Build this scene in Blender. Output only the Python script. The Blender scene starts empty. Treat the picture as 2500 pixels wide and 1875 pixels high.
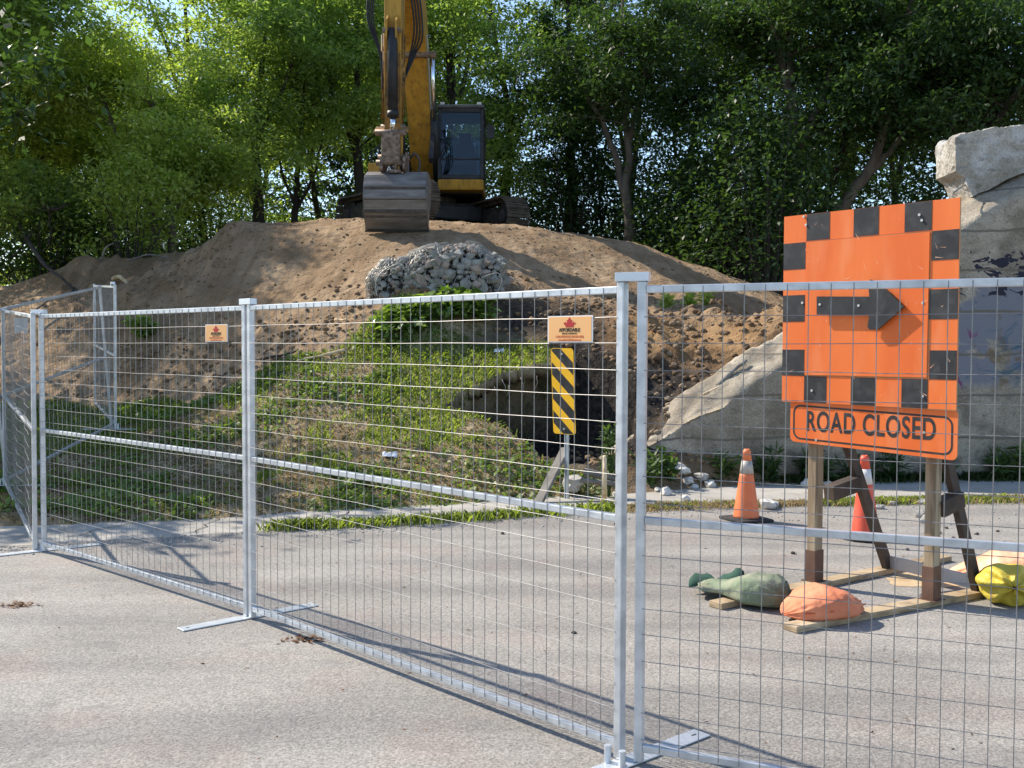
import bpy, bmesh, math, random
import numpy as np
from mathutils import Vector, Matrix, noise as mnoise

scene = bpy.context.scene
C = scene.collection
rnd = random.Random(7)
R = math.radians

# ---------------------------------------------------------------- camera
CAM_H, PITCH, ROLL, FPX = 1.5996, 0.0371, 0.0034, 2487.6      # focal length in pixels of a 2500 px wide frame
cam_d = bpy.data.cameras.new('camera')
cam_d.sensor_width = 36.0
cam_d.lens = FPX / 2500.0 * 36.0
cam_d.clip_start = 0.05
cam_d.clip_end = 2000.0
cam = bpy.data.objects.new('camera', cam_d)
cam.matrix_world = Matrix.Translation((0, 0, CAM_H)) @ Matrix.Rotation(math.pi/2 - PITCH, 4, 'X') @ Matrix.Rotation(ROLL, 4, 'Z')
C.objects.link(cam)
scene.camera = cam

# ---------------------------------------------------------------- light
SUN_DIR = R(-32.0)          # heading of the shadows on the ground
SUN_EL = R(43.0)
world = bpy.data.worlds.new('World')
scene.world = world
world.use_nodes = True
wn = world.node_tree
wn.nodes.clear()
sky = wn.nodes.new('ShaderNodeTexSky')
sky.sky_type = 'NISHITA'
sky.sun_disc = False
sky.sun_elevation = SUN_EL
sky.sun_rotation = R(302.0)
sky.air_density = 1.0
sky.dust_density = 0.4
sky.ozone_density = 2.0
bg = wn.nodes.new('ShaderNodeBackground')
bg.inputs['Strength'].default_value = 0.135
wo = wn.nodes.new('ShaderNodeOutputWorld')
wn.links.new(sky.outputs[0], bg.inputs[0])
wn.links.new(bg.outputs[0], wo.inputs[0])
sun_l = bpy.data.lights.new('sun', 'SUN')
sun_l.energy = 4.0
sun_l.angle = R(0.55)
sun_l.color = (1.0, 0.91, 0.78)
sun_o = bpy.data.objects.new('sun', sun_l)
sd = Vector((math.cos(SUN_EL)*math.cos(SUN_DIR), math.cos(SUN_EL)*math.sin(SUN_DIR), -math.sin(SUN_EL)))
sun_o.rotation_euler = sd.to_track_quat('-Z', 'Y').to_euler()
sun_o.location = (-30, 20, 40)
C.objects.link(sun_o)
scene.view_settings.view_transform = 'Standard'
scene.view_settings.look = 'None'
scene.view_settings.gamma = 1.0
scene.view_settings.use_curve_mapping = False
scene.view_settings.exposure = 0.88
scene.cycles.max_bounces = 8
scene.cycles.transparent_max_bounces = 12
scene.cycles.use_denoising = True

# ---------------------------------------------------------------- surveying helpers
VS = 2500.0/2212.0
def ray(u, v):
    a = (u*VS-1250)/FPX; b = -(v*VS-937.5)/FPX
    cr, sr = math.cos(ROLL), math.sin(ROLL)
    r = a*cr-b*sr; w = a*sr+b*cr
    cp, sp = math.cos(PITCH), math.sin(PITCH)
    return np.array([r, cp+w*sp, -sp+w*cp])
def at(u, v, Y):
    d = ray(u, v)
    return np.array([0, 0, CAM_H])+d*(Y/d[1])
def gnd(u, v, z=0.0):
    d = ray(u, v)
    return np.array([0, 0, CAM_H])+d*((z-CAM_H)/d[2])

# ---------------------------------------------------------------- materials
def srgb(r, g, b):
    f = lambda c: (c/255/12.92 if c/255 <= .04045 else ((c/255+.055)/1.055)**2.4)
    return (f(r), f(g), f(b))
MATS = {}
def pmat(name, c1, c2=None, scale=6.0, rough=.8, metal=0.0, bump=0.0, bscale=40.0, c3=None, s3=60.0, a3=.35, detail=6.0, spec=.4, dist=.01, stretch=None, lo=.35, hi=.65):
    m = bpy.data.materials.new(name); m.use_nodes = True
    nt = m.node_tree; n = nt.nodes; l = nt.links
    p = n['Principled BSDF']
    p.inputs['Roughness'].default_value = rough
    p.inputs['Metallic'].default_value = metal
    p.inputs['Specular IOR Level'].default_value = spec
    tc = n.new('ShaderNodeTexCoord'); src = tc.outputs['Object']
    if stretch:
        mp = n.new('ShaderNodeMapping'); mp.inputs['Scale'].default_value = stretch
        l.new(src, mp.inputs[0]); src = mp.outputs[0]
    col = None
    if c2 is None:
        p.inputs['Base Color'].default_value = (*c1, 1)
    else:
        t = n.new('ShaderNodeTexNoise'); t.inputs['Scale'].default_value = scale; t.inputs['Detail'].default_value = detail
        l.new(src, t.inputs['Vector'])
        r = n.new('ShaderNodeValToRGB')
        r.color_ramp.elements[0].position = lo; r.color_ramp.elements[1].position = hi
        r.color_ramp.elements[0].color = (*c1, 1); r.color_ramp.elements[1].color = (*c2, 1)
        l.new(t.outputs['Fac'], r.inputs[0]); col = r.outputs[0]
        if c3 is not None:
            t3 = n.new('ShaderNodeTexNoise'); t3.inputs['Scale'].default_value = s3; t3.inputs['Detail'].default_value = 4
            l.new(src, t3.inputs['Vector'])
            r3 = n.new('ShaderNodeValToRGB')
            r3.color_ramp.elements[0].position = .5; r3.color_ramp.elements[1].position = .66
            r3.color_ramp.elements[0].color = (0, 0, 0, 1); r3.color_ramp.elements[1].color = (a3, a3, a3, 1)
            l.new(t3.outputs['Fac'], r3.inputs[0])
            mx = n.new('ShaderNodeMixRGB'); l.new(r3.outputs[0], mx.inputs[0]); l.new(col, mx.inputs[1]); mx.inputs[2].default_value = (*c3, 1)
            col = mx.outputs[0]
        l.new(col, p.inputs['Base Color'])
    if bump:
        b = n.new('ShaderNodeBump'); b.inputs['Strength'].default_value = bump; b.inputs['Distance'].default_value = dist
        tb = n.new('ShaderNodeTexNoise'); tb.inputs['Scale'].default_value = bscale; tb.inputs['Detail'].default_value = 8
        l.new(src, tb.inputs['Vector']); l.new(tb.outputs['Fac'], b.inputs['Height'])
        l.new(b.outputs[0], p.inputs['Normal'])
    MATS[name] = m
    return m
def leafmat(name, c1, c2, trans=.45, rough=.5, tcol=None, vs=None):
    m = bpy.data.materials.new(name); m.use_nodes = True
    nt = m.node_tree; n = nt.nodes; l = nt.links
    n.remove(n['Principled BSDF'])
    geo = n.new('ShaderNodeNewGeometry')
    r = n.new('ShaderNodeValToRGB')
    r.color_ramp.elements[0].color = (*c1, 1); r.color_ramp.elements[1].color = (*c2, 1)
    l.new(geo.outputs['Random Per Island'], r.inputs[0])
    p = n.new('ShaderNodeBsdfPrincipled'); p.inputs['Roughness'].default_value = rough
    p.inputs['Specular IOR Level'].default_value = .45
    l.new(r.outputs[0], p.inputs['Base Color'])
    t = n.new('ShaderNodeBsdfTranslucent')
    mx0 = n.new('ShaderNodeMixRGB'); mx0.blend_type = 'MULTIPLY'; mx0.inputs[0].default_value = 1
    l.new(r.outputs[0], mx0.inputs[1]); mx0.inputs[2].default_value = (*(tcol or (1.40, 1.50, .60)), 1)
    l.new(mx0.outputs[0], t.inputs[0])
    mx = n.new('ShaderNodeMixShader'); mx.inputs[0].default_value = trans
    l.new(p.outputs[0], mx.inputs[1]); l.new(t.outputs[0], mx.inputs[2])
    l.new(mx.outputs[0], n['Material Output'].inputs[0])
    MATS[name] = m
    return m

# ---------------------------------------------------------------- mesh helpers
class MB:
    def __init__(s): s.v = []; s.f = []; s.m = []
    def add(s, vs, fs, mi=0):
        o = len(s.v); s.v += [tuple(map(float, p)) for p in vs]
        s.f += [tuple(i+o for i in f) for f in fs]; s.m += [mi]*len(fs); return s
    def box(s, c, d, rot=None, mi=0, ch=0.0):
        hx, hy, hz = d[0]/2, d[1]/2, d[2]/2
        ps = [Vector((x*hx, y*hy, z*hz)) for x in (-1, 1) for y in (-1, 1) for z in (-1, 1)]
        if rot is not None: ps = [rot @ p for p in ps]
        c = Vector(c)
        return s.add([p+c for p in ps], [(0, 1, 3, 2), (4, 6, 7, 5), (0, 4, 5, 1), (2, 3, 7, 6), (0, 2, 6, 4), (1, 5, 7, 3)], mi)
    def beam(s, a, b, w, h, up=(0, 0, 1), mi=0):
        a = Vector(a); b = Vector(b); d = (b-a); L = d.length; d.normalize()
        u = Vector(up); x = d.cross(u)
        if x.length < 1e-4: x = d.cross(Vector((0, 1, 0)))
        x.normalize(); z = x.cross(d)
        M = Matrix((x, d, z)).transposed()
        return s.box((a+b)/2, (w, L, h), M, mi)
    def tube(s, pts, rad, n=8, mi=0, cap=True):
        P = [Vector(p) for p in pts]
        rs = list(rad) if hasattr(rad, '__len__') else [rad]*len(P)
        vs = []; fs = []
        up = None
        for i, p in enumerate(P):
            d = (P[min(i+1, len(P)-1)]-P[max(i-1, 0)])
            if d.length < 1e-9: d = Vector((0, 0, 1))
            d.normalize()
            if up is None:
                up = Vector((0, 0, 1)) if abs(d.z) < .9 else Vector((1, 0, 0))
            x = d.cross(up)
            if x.length < 1e-4: x = d.cross(Vector((0, 1, .2)))
            x.normalize(); y = x.cross(d); up = y
            for k in range(n):
                a = 2*math.pi*k/n
                vs.append(p+(x*math.cos(a)+y*math.sin(a))*rs[i])
        for i in range(len(P)-1):
            for k in range(n):
                fs.append((i*n+k, i*n+(k+1) % n, (i+1)*n+(k+1) % n, (i+1)*n+k))
        if cap:
            fs.append(tuple(range(n-1, -1, -1))); fs.append(tuple((len(P)-1)*n+k for k in range(n)))
        return s.add(vs, fs, mi)
    def prism(s, poly, a, b, mi=0):
        """poly: list of 3D points (planar), extruded by vector from a to b offsets"""
        a = Vector(a); b = Vector(b); n = len(poly)
        vs = [Vector(p)+a for p in poly]+[Vector(p)+b for p in poly]
        fs = [tuple(range(n-1, -1, -1)), tuple(range(n, 2*n))]+[(i, (i+1) % n, n+(i+1) % n, n+i) for i in range(n)]
        return s.add(vs, fs, mi)
    def lathe(s, prof, c=(0, 0, 0), n=24, mi=0, R3=None):
        c = Vector(c); vs = []; fs = []
        for r, z in prof:
            for k in range(n):
                a = 2*math.pi*k/n; p = Vector((r*math.cos(a), r*math.sin(a), z))
                vs.append((R3 @ p if R3 is not None else p)+c)
        m = len(prof)
        for i in range(m-1):
            for k in range(n): fs.append((i*n+k, i*n+(k+1) % n, (i+1)*n+(k+1) % n, (i+1)*n+k))
        fs.append(tuple(range(n-1, -1, -1))); fs.append(tuple((m-1)*n+k for k in range(n)))
        return s.add(vs, fs, mi)
    def build(s, name, mats, parent=None, smooth=False, bevel=0.0, loc=None, pl=None):
        me = bpy.data.meshes.new(name); me.from_pydata(s.v, [], s.f)
        bm = bmesh.new(); bm.from_mesh(me); bmesh.ops.recalc_face_normals(bm, faces=bm.faces)
        bm.to_mesh(me); bm.free()
        return finish(me, name, mats, s.m, parent, smooth, bevel, loc, pl)
def finish(me, name, mats, mi=None, parent=None, smooth=False, bevel=0.0, loc=None, pl=None):
    for m in (mats if isinstance(mats, (list, tuple)) else [mats]): me.materials.append(m)
    if mi is not None and len(mi) == len(me.polygons) and max(mi, default=0) > 0: me.polygons.foreach_set('material_index', mi)
    if smooth: me.polygons.foreach_set('use_smooth', [True]*len(me.polygons))
    o = bpy.data.objects.new(name, me); C.objects.link(o)
    if parent is not None:
        o.parent = parent
        if pl is not None: o.matrix_parent_inverse = Matrix.Translation(pl).inverted()   # mesh was written in world metres
    if loc is not None: o.location = loc
    if bevel:
        b = o.modifiers.new('bevel', 'BEVEL'); b.width = bevel; b.segments = 2; b.limit_method = 'ANGLE'; b.angle_limit = R(40)
    return o
def tag(o, label=None, cat=None, group=None, kind=None):
    if label: o['label'] = label
    if cat: o['category'] = cat
    if group: o['group'] = group
    if kind: o['kind'] = kind
    return o
def thing(name, label, cat, loc=(0, 0, 0), rot=(0, 0, 0), group=None):
    o = bpy.data.objects.new(name, None); o.empty_display_size = .1
    o.location = loc; o.rotation_euler = rot; C.objects.link(o)
    return tag(o, label, cat, group)
def copy_tree(o, parent=None):
    c = o.copy(); C.objects.link(c); c.parent = parent
    if parent is not None: c.matrix_parent_inverse = o.matrix_parent_inverse.copy()
    for ch in list(o.children): copy_tree(ch, c)
    return c
def np_mesh(name, V, F, mats, parent=None, smooth=False, pl=None, attr=None):
    """V (N,3) float array, F (M,k) int array"""
    me = bpy.data.meshes.new(name)
    k = F.shape[1]
    me.vertices.add(len(V)); me.vertices.foreach_set('co', np.ascontiguousarray(V, dtype=np.float32).ravel())
    me.loops.add(F.size); me.loops.foreach_set('vertex_index', np.ascontiguousarray(F, dtype=np.int32).ravel())
    me.polygons.add(len(F)); me.polygons.foreach_set('loop_start', np.arange(0, F.size, k, dtype=np.int32))
    me.polygons.foreach_set('loop_total', np.full(len(F), k, dtype=np.int32))
    if attr:
        for an, av in attr.items():
            a = me.attributes.new(an, 'FLOAT', 'POINT'); a.data.foreach_set('value', np.ascontiguousarray(av, dtype=np.float32))
    me.update(calc_edges=True); me.validate()
    return finish(me, name, mats, None, parent, smooth, 0.0, None, pl)
def text_mesh(s, size, mat, parent, M, name='lettering', sx=1.0, ext=.0006, align='CENTER', spacing=1.0, bold=0.0, fit=None):
    cu = bpy.data.curves.new('lettering_curve', 'FONT'); cu.body = s; cu.size = size; cu.extrude = ext; cu.offset = bold
    cu.align_x = align; cu.align_y = 'CENTER'; cu.space_character = spacing
    t = bpy.data.objects.new('lettering_curve', cu); C.objects.link(t)
    dg = bpy.context.evaluated_depsgraph_get(); dg.update()
    me = bpy.data.meshes.new_from_object(t.evaluated_get(dg))
    bpy.data.objects.remove(t); bpy.data.curves.remove(cu)
    if fit:
        X = [v.co.x for v in me.vertices]; sx = fit/(max(X)-min(X))
    me.transform(M @ Matrix.Diagonal((sx, 1, 1, 1)))
    me.materials.clear()
    return finish(me, name, mat, None, parent)

# value noise on the plane, vectorised
_ng = np.random.RandomState(3).rand(256, 256)
def vnoise(x, y):
    xi = np.floor(x).astype(int); yi = np.floor(y).astype(int); fx = x-xi; fy = y-yi
    fx = fx*fx*(3-2*fx); fy = fy*fy*(3-2*fy)
    g = lambda a, b: _ng[a % 256, b % 256]
    return (g(xi, yi)*(1-fx)+g(xi+1, yi)*fx)*(1-fy)+(g(xi, yi+1)*(1-fx)+g(xi+1, yi+1)*fx)*fy
def fbm(x, y, s, o=5, g=.5):
    r = 0; a = 1; t = 0
    for i in range(o):
        r = r+a*(vnoise(x*s+17.3*i, y*s+5.1*i)-.5)*2; t += a; a *= g; s *= 2.07
    return r/t
def inpoly(x, y, P):
    r = np.zeros(np.shape(x), bool); n = len(P)
    for i in range(n):
        x1, y1 = P[i]; x2, y2 = P[(i+1) % n]
        if y1 == y2: continue
        c = ((y1 > y) != (y2 > y)) & (x < (x2-x1)*(y-y1)/(y2-y1)+x1)
        r ^= c
    return r
def dpoly(x, y, P, closed=True):
    d = np.full(np.shape(x), 1e9); n = len(P)
    for i in range(n if closed else n-1):
        ax, ay = P[i]; bx, by = P[(i+1) % n]
        dx, dy = bx-ax, by-ay; t = np.clip(((x-ax)*dx+(y-ay)*dy)/(dx*dx+dy*dy+1e-12), 0, 1)
        d = np.minimum(d, np.hypot(x-ax-t*dx, y-ay-t*dy))
    return d
def sstep(a, b, x):
    t = np.clip((x-a)/(b-a), 0, 1); return t*t*(3-2*t)

# ================================================================ THE SETTING
# ---- outlines on the ground: far and near edge of the concrete path
FE = [(-500, 1150), (-80, 1137), (0, 1135), (100, 1133), (200, 1127), (400, 1120), (540, 1113), (700, 1100), (800, 1095), (900, 1090), (1000, 1085), (1150, 1074), (1250, 1070), (1345, 1066), (1450, 1058), (1560, 1050), (1700, 1043), (1900, 1036), (2100, 1034), (2300, 1032), (2700, 1030)]
NE = [(-500, 1206), (-80, 1187), (0, 1183), (110, 1175), (350, 1160), (600, 1147), (800, 1140), (1000, 1127), (1200, 1112), (1345, 1104), (1500, 1098), (1700, 1093), (1900, 1089), (2100, 1085), (2300, 1081), (2700, 1076)]
FEW = [tuple(gnd(*p)[:2]) for p in FE]; NEW = [tuple(gnd(*p)[:2]) for p in NE]
fex = np.array([p[0] for p in FEW]); fey = np.array([p[1] for p in FEW])
nex = np.array([p[0] for p in NEW]); ney = np.array([p[1] for p in NEW])
far_y = lambda x: np.interp(x, fex, fey)
near_y = lambda x: np.interp(x, nex, ney)

# ---- terrain survey: (u, v, depth)
TP = [(-200, 905, 15), (0, 900, 15), (100, 872, 15.4), (290, 868, 15.0), (420, 872, 14.3), (250, 937, 12.9), (60, 960, 12.6), (8, 1035, 11.2), (-250, 1040, 11.2),
      (520, 828, 14.0), (600, 780, 14.0), (740, 750, 14.2), (830, 722, 14.3), (700, 950, 11.9), (900, 850, 12.9), (560, 1000, 11.4), (350, 1000, 11.6), (1000, 1000, 11.2),
      (800, 850, 12.9), (1000, 780, 13.7), (1130, 792, 13.45), (1200, 785, 13.45), (1100, 755, 14.0), (960, 880, 12.6), (1080, 918, 12.1), (1180, 985, 11.6), (700, 1050, 10.5), (400, 1070, 10.6), (1100, 1020, 11.1),
      # gravelly ledge above the pit and terrace to its right
      (1060, 745, 14.2), (1200, 748, 14.0), (1100, 690, 14.6), (1200, 690, 14.4), (1150, 655, 15.0), (1280, 690, 14.5), (1390, 705, 14.3), (1400, 670, 15.3), (1550, 685, 14.8), (1690, 690, 14.8), (1460, 720, 14.2), (1570, 730, 13.9),
      (1450, 835, 12.9), (1560, 835, 12.7), (1480, 880, 12.5), (1420, 900, 12.3), (1640, 760, 13.3), (1330, 800, 13.2), (1690, 760, 13.2),
      # mound
      (960, 590, 15.6), (880, 640, 14.9), (1050, 640, 14.9), (600, 650, 16.4), (450, 750, 15.8), (350, 800, 15.6), (700, 550, 17.7), (760, 650, 15.6), (820, 560, 16.8),
      (470, 512, 19.45), (540, 486, 19.5), (490, 500, 19.2), (505, 487, 19.5), (600, 488, 19.5), (700, 479, 19.3), (800, 482, 18.8), (860, 497, 18.2), (930, 484, 18.8), (1050, 484, 19.2), (1150, 492, 19.5), (1250, 511, 19.8), (1380, 530, 20.0), (1450, 556, 20.0), (1550, 592, 19.3), (1640, 640, 18.3), (1690, 668, 17.3),
      (1200, 560, 17.5), (1200, 620, 16.2), (1400, 600, 17.5), (1400, 650, 16.0), (1550, 655, 16.2), (1000, 530, 17.2),
      (430, 558, 19.3), (370, 605, 18.7), (300, 690, 17.2), (250, 780, 16.3), (265, 855, 15.4), (550, 560, 18.0), (420, 660, 17.2), (500, 620, 17.3),
      # heap to the left
      (60, 605, 21.0), (100, 592, 21.0), (180, 580, 21.0), (250, 570, 21.5), (330, 572, 21.5), (362, 583, 20.8), (100, 680, 18.6), (200, 690, 18.0), (50, 770, 17.0), (150, 790, 16.6), (0, 690, 19.0), (-120, 640, 21.0), (200, 820, 16.0), (-100, 800, 17)]
pts = [at(*p) for p in TP]
for u, v in FE[1:]:
    g = gnd(u, v); pts.append(np.array([g[0], g[1], 0.015])); pts.append(np.array([g[0], g[1]-.45, -.16]))
for x, y, z in [(-6, 21.5, 3.9), (-4, 22, 3.98), (-2, 22, 4.02), (0, 22, 4.02), (1.5, 22.5, 4.0), (-5, 25, 4.05), (-2, 25, 4.1), (1, 25, 4.0), (-3.7, 24.6, 4.28), (-3.0, 23.0, 4.15), (-3, 28, 3.6), (2, 28, 3.3), (-8, 24, 2.9), (4, 23, 3.2), (7, 22, 2.2), (6, 25, 2.4),
                (-6, 32, 2.2), (0, 33, 2.2), (6, 32, 1.8), (-12, 26, 1.8), (-12, 20, 1.9), (-14, 14, .7), (-25, 14, .5), (-25, 30, 1.2), (12, 28, 1.6), (20, 30, 1.6), (9, 18, 1.6), (14, 20, 1.8),
                (-30, 60, 1.5), (0, 60, 1.5), (30, 60, 1.5), (-12, 42, 1.6), (12, 42, 1.6), (-38, 80, 1.5), (38, 80, 1.5), (40, 30, 1.5), (-40, 12, .2), (40, 14, 1.2),
                (3.0, 12.9, .85), (4.0, 13.1, 1.4), (5.0, 13.3, 2.0), (6.5, 13.6, 2.8), (9, 14.5, 3.2), (6.5, 16, 2.0), (4.5, 15.5, 1.7)]:
    pts.append(np.array([x, y, z]))
pts = np.array(pts)
class RBF:
    def __init__(s, P, eps=.35, sm=2e-3):
        s.P = P; n = len(P); s.e = eps
        r = np.sqrt(((P[:, None, :2]-P[None, :, :2])**2).sum(2)+eps*eps)
        A = np.zeros((n+3, n+3)); A[:n, :n] = -r+np.eye(n)*(-sm)
        A[:n, n] = 1; A[n, :n] = 1; A[:n, n+1:] = P[:, :2]; A[n+1:, :n] = P[:, :2].T
        s.w = np.linalg.solve(A, np.r_[P[:, 2], 0, 0, 0])
    def __call__(s, x, y):
        sh = x.shape; x = x.ravel(); y = y.ravel(); o = np.empty(len(x)); n = len(s.P)
        for i in range(0, len(x), 8000):
            a = x[i:i+8000]; b = y[i:i+8000]
            r = np.sqrt((a[:, None]-s.P[None, :, 0])**2+(b[:, None]-s.P[None, :, 1])**2+s.e**2)
            o[i:i+8000] = -r @ s.w[:n]+s.w[n]+s.w[n+1]*a+s.w[n+2]*b
        return o.reshape(sh)
rbf = RBF(pts)
xs = np.r_[np.arange(-44, -9, 1.2), np.arange(-9, 8.2, .06), np.arange(8.2, 45, 1.2)]
ys = np.r_[np.arange(7.0, 8.6, .25), np.arange(8.6, 21.0, .06), np.arange(21.0, 30, .2), np.arange(30, 82, 2.5)]
GX, GY = np.meshgrid(xs, ys, indexing='ij')
GZ = rbf(GX, GY)
# excavated pit in front of the gravelly ledge
PIT = [at(*p)[:2] for p in ((962, 882, 12.6), (1035, 838, 13.0), (1090, 812, 13.3), (1200, 796, 13.45), (1300, 800, 13.5), (1385, 860, 12.9), (1375, 960, 12.0), (1300, 995, 11.5), (1235, 1000, 11.45), (1180, 985, 11.6), (1090, 925, 12.05), (1030, 900, 12.35))]
# the turf overhangs the back of the pit: the hollow reaches further in than its mouth
EXT = [at(*p)[:2] for p in ((1000, 862, 12.8), (1035, 838, 13.0), (1090, 812, 13.3), (1200, 796, 13.45), (1222, 797, 13.45))]
EXT = [np.array(p) for p in EXT]+[np.array([p[0]+.05, p[1]+d_]) for p, d_ in zip(EXT[::-1], (.5, .55, .55, .45, .25))]
GZ_TOP = GZ.copy(); ext = inpoly(GX, GY, EXT)
PITX = PIT[:1]+[EXT[9], EXT[8], EXT[7], EXT[6], EXT[5]]+PIT[4:]
pin = inpoly(GX, GY, PITX); pd = dpoly(GX, GY, PITX)
floor = .10+.10*fbm(GX, GY, 1.3)+.35*sstep(13.0, 11.6, GY)*0
depth = np.where(pin, sstep(0.0, .13, pd+.05*fbm(GX, GY, 3.0)), 0)
GZ = GZ*(1-depth)+np.minimum(GZ, floor+.12*sstep(.9, 0, pd)*sstep(11.2, 12.6, GY))*depth
# grass cover on the bank
GRASS = [(-14, 8.6), (-14, 16)]+[tuple(at(*p)[:2]) for p in ((-60, 885, 15.4), (100, 868, 15.5), (285, 868, 15.05), (420, 873, 14.3), (520, 832, 13.95), (610, 782, 13.95), (740, 752, 14.15), (800, 700, 14.7), (870, 655, 14.9), (1030, 650, 14.9), (1060, 690, 14.5), (1000, 745, 14.1), (1090, 735, 14.2), (1200, 752, 13.98), (1205, 790, 13.45), (1130, 800, 13.4), (1030, 840, 13.0), (960, 882, 12.6), (1080, 925, 12.1), (1180, 990, 11.55), (1260, 1010, 11.3), (1340, 1060, 10.9))]+[(1.45, 10.3), (1.3, 9.4), (0, 8.9)]
gin = inpoly(GX, GY, GRASS); gd = dpoly(GX, GY, GRASS)
gmask = np.where(gin, .5+np.minimum(gd/.25, 1)*.5, .5-np.minimum(gd/.25, 1)*.5)*(1-depth*(~ext))
gmask = np.clip(gmask+.35*fbm(GX, GY, 2.5)*(np.abs(gmask-.5) < .49), 0, 1)
# texture of the ground: clods on the dirt, soft lumps on the grass
dirt = 1-gmask
front = sstep(far_y(GX)-.1, far_y(GX)+.5, GY)
crest = sstep(17.0, 18.5, GY)
rough = .05*fbm(GX, GY, .8, 3)+.055*fbm(GX*1.5+GY*.5, GY, 2.2, 4)+.03*fbm(GX, GY, 6, 3)
gullies = .05*fbm(GX*1.6+GZ*.8, GY*.35, 2.0, 3)
clods = np.maximum(0, fbm(GX+31, GY-7, 5.5, 3)-.05)*.13
heap = sstep(-4.7, -5.7, GX)*sstep(16, 17.5, GY)*sstep(25, 22, GY)
GZ = GZ+heap*(.20*fbm(GX, GY, .9, 5)+.10*np.maximum(0, fbm(GX+3, GY, 2.4, 3)))
rough_zone = sstep(15.9, 14.6, GY)*sstep(1.0, 2.2, GX)+sstep(-4.6, -6.2, GX)*sstep(16, 17.5, GY)+sstep(16.6, 15.2, GY)*.6
GZ = GZ+front*(dirt*(rough*(1-.3*crest)+gullies*.6+clods*(.3+np.clip(rough_zone, 0, 1)*1.1))+gmask*(.035*fbm(GX, GY, 1.4, 4)))
GZS = np.where(ext, GZ_TOP+.03*fbm(GX, GY, 3, 3), GZ)
def zt(x, y):
    x = np.atleast_1d(np.asarray(x, float)); y = np.atleast_1d(np.asarray(y, float))
    i = np.clip(np.searchsorted(xs, x)-1, 0, len(xs)-2); j = np.clip(np.searchsorted(ys, y)-1, 0, len(ys)-2)
    a = (x-xs[i])/(xs[i+1]-xs[i]); b = (y-ys[j])/(ys[j+1]-ys[j])
    return (GZS[i, j]*(1-a)+GZS[i+1, j]*a)*(1-b)+(GZS[i, j+1]*(1-a)+GZS[i+1, j+1]*a)*b
def z1(x, y): return float(zt(x, y)[0])
def gm(x, y):
    i = np.clip(np.searchsorted(xs, x), 0, len(xs)-1); j = np.clip(np.searchsorted(ys, y), 0, len(ys)-1)
    return gmask[i, j]
nx, ny = len(xs), len(ys)
V = np.stack([GX, GY, GZ], 2).reshape(-1, 3)
ii, jj = np.meshgrid(np.arange(nx-1), np.arange(ny-1), indexing='ij')
F = np.stack([ii*ny+jj, (ii+1)*ny+jj, (ii+1)*ny+jj+1, ii*ny+jj+1], 2).reshape(-1, 4)
# dark soil and gravel with painted-in shade round pit and ledge, paler elsewhere
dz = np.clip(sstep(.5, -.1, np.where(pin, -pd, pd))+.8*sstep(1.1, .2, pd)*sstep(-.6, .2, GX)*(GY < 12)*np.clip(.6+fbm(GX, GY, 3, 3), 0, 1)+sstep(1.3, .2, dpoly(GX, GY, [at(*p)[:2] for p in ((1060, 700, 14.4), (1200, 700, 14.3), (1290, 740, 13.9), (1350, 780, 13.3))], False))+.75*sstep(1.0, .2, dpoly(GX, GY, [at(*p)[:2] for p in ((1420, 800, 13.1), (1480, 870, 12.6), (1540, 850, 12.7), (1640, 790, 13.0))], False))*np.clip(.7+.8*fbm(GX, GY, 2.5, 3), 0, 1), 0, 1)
clay = sstep(1.0, .2, dpoly(GX, GY, [at(*p)[:2] for p in ((1400, 715, 14.2), (1480, 735, 14.0), (1580, 745, 13.8))], False))

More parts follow.
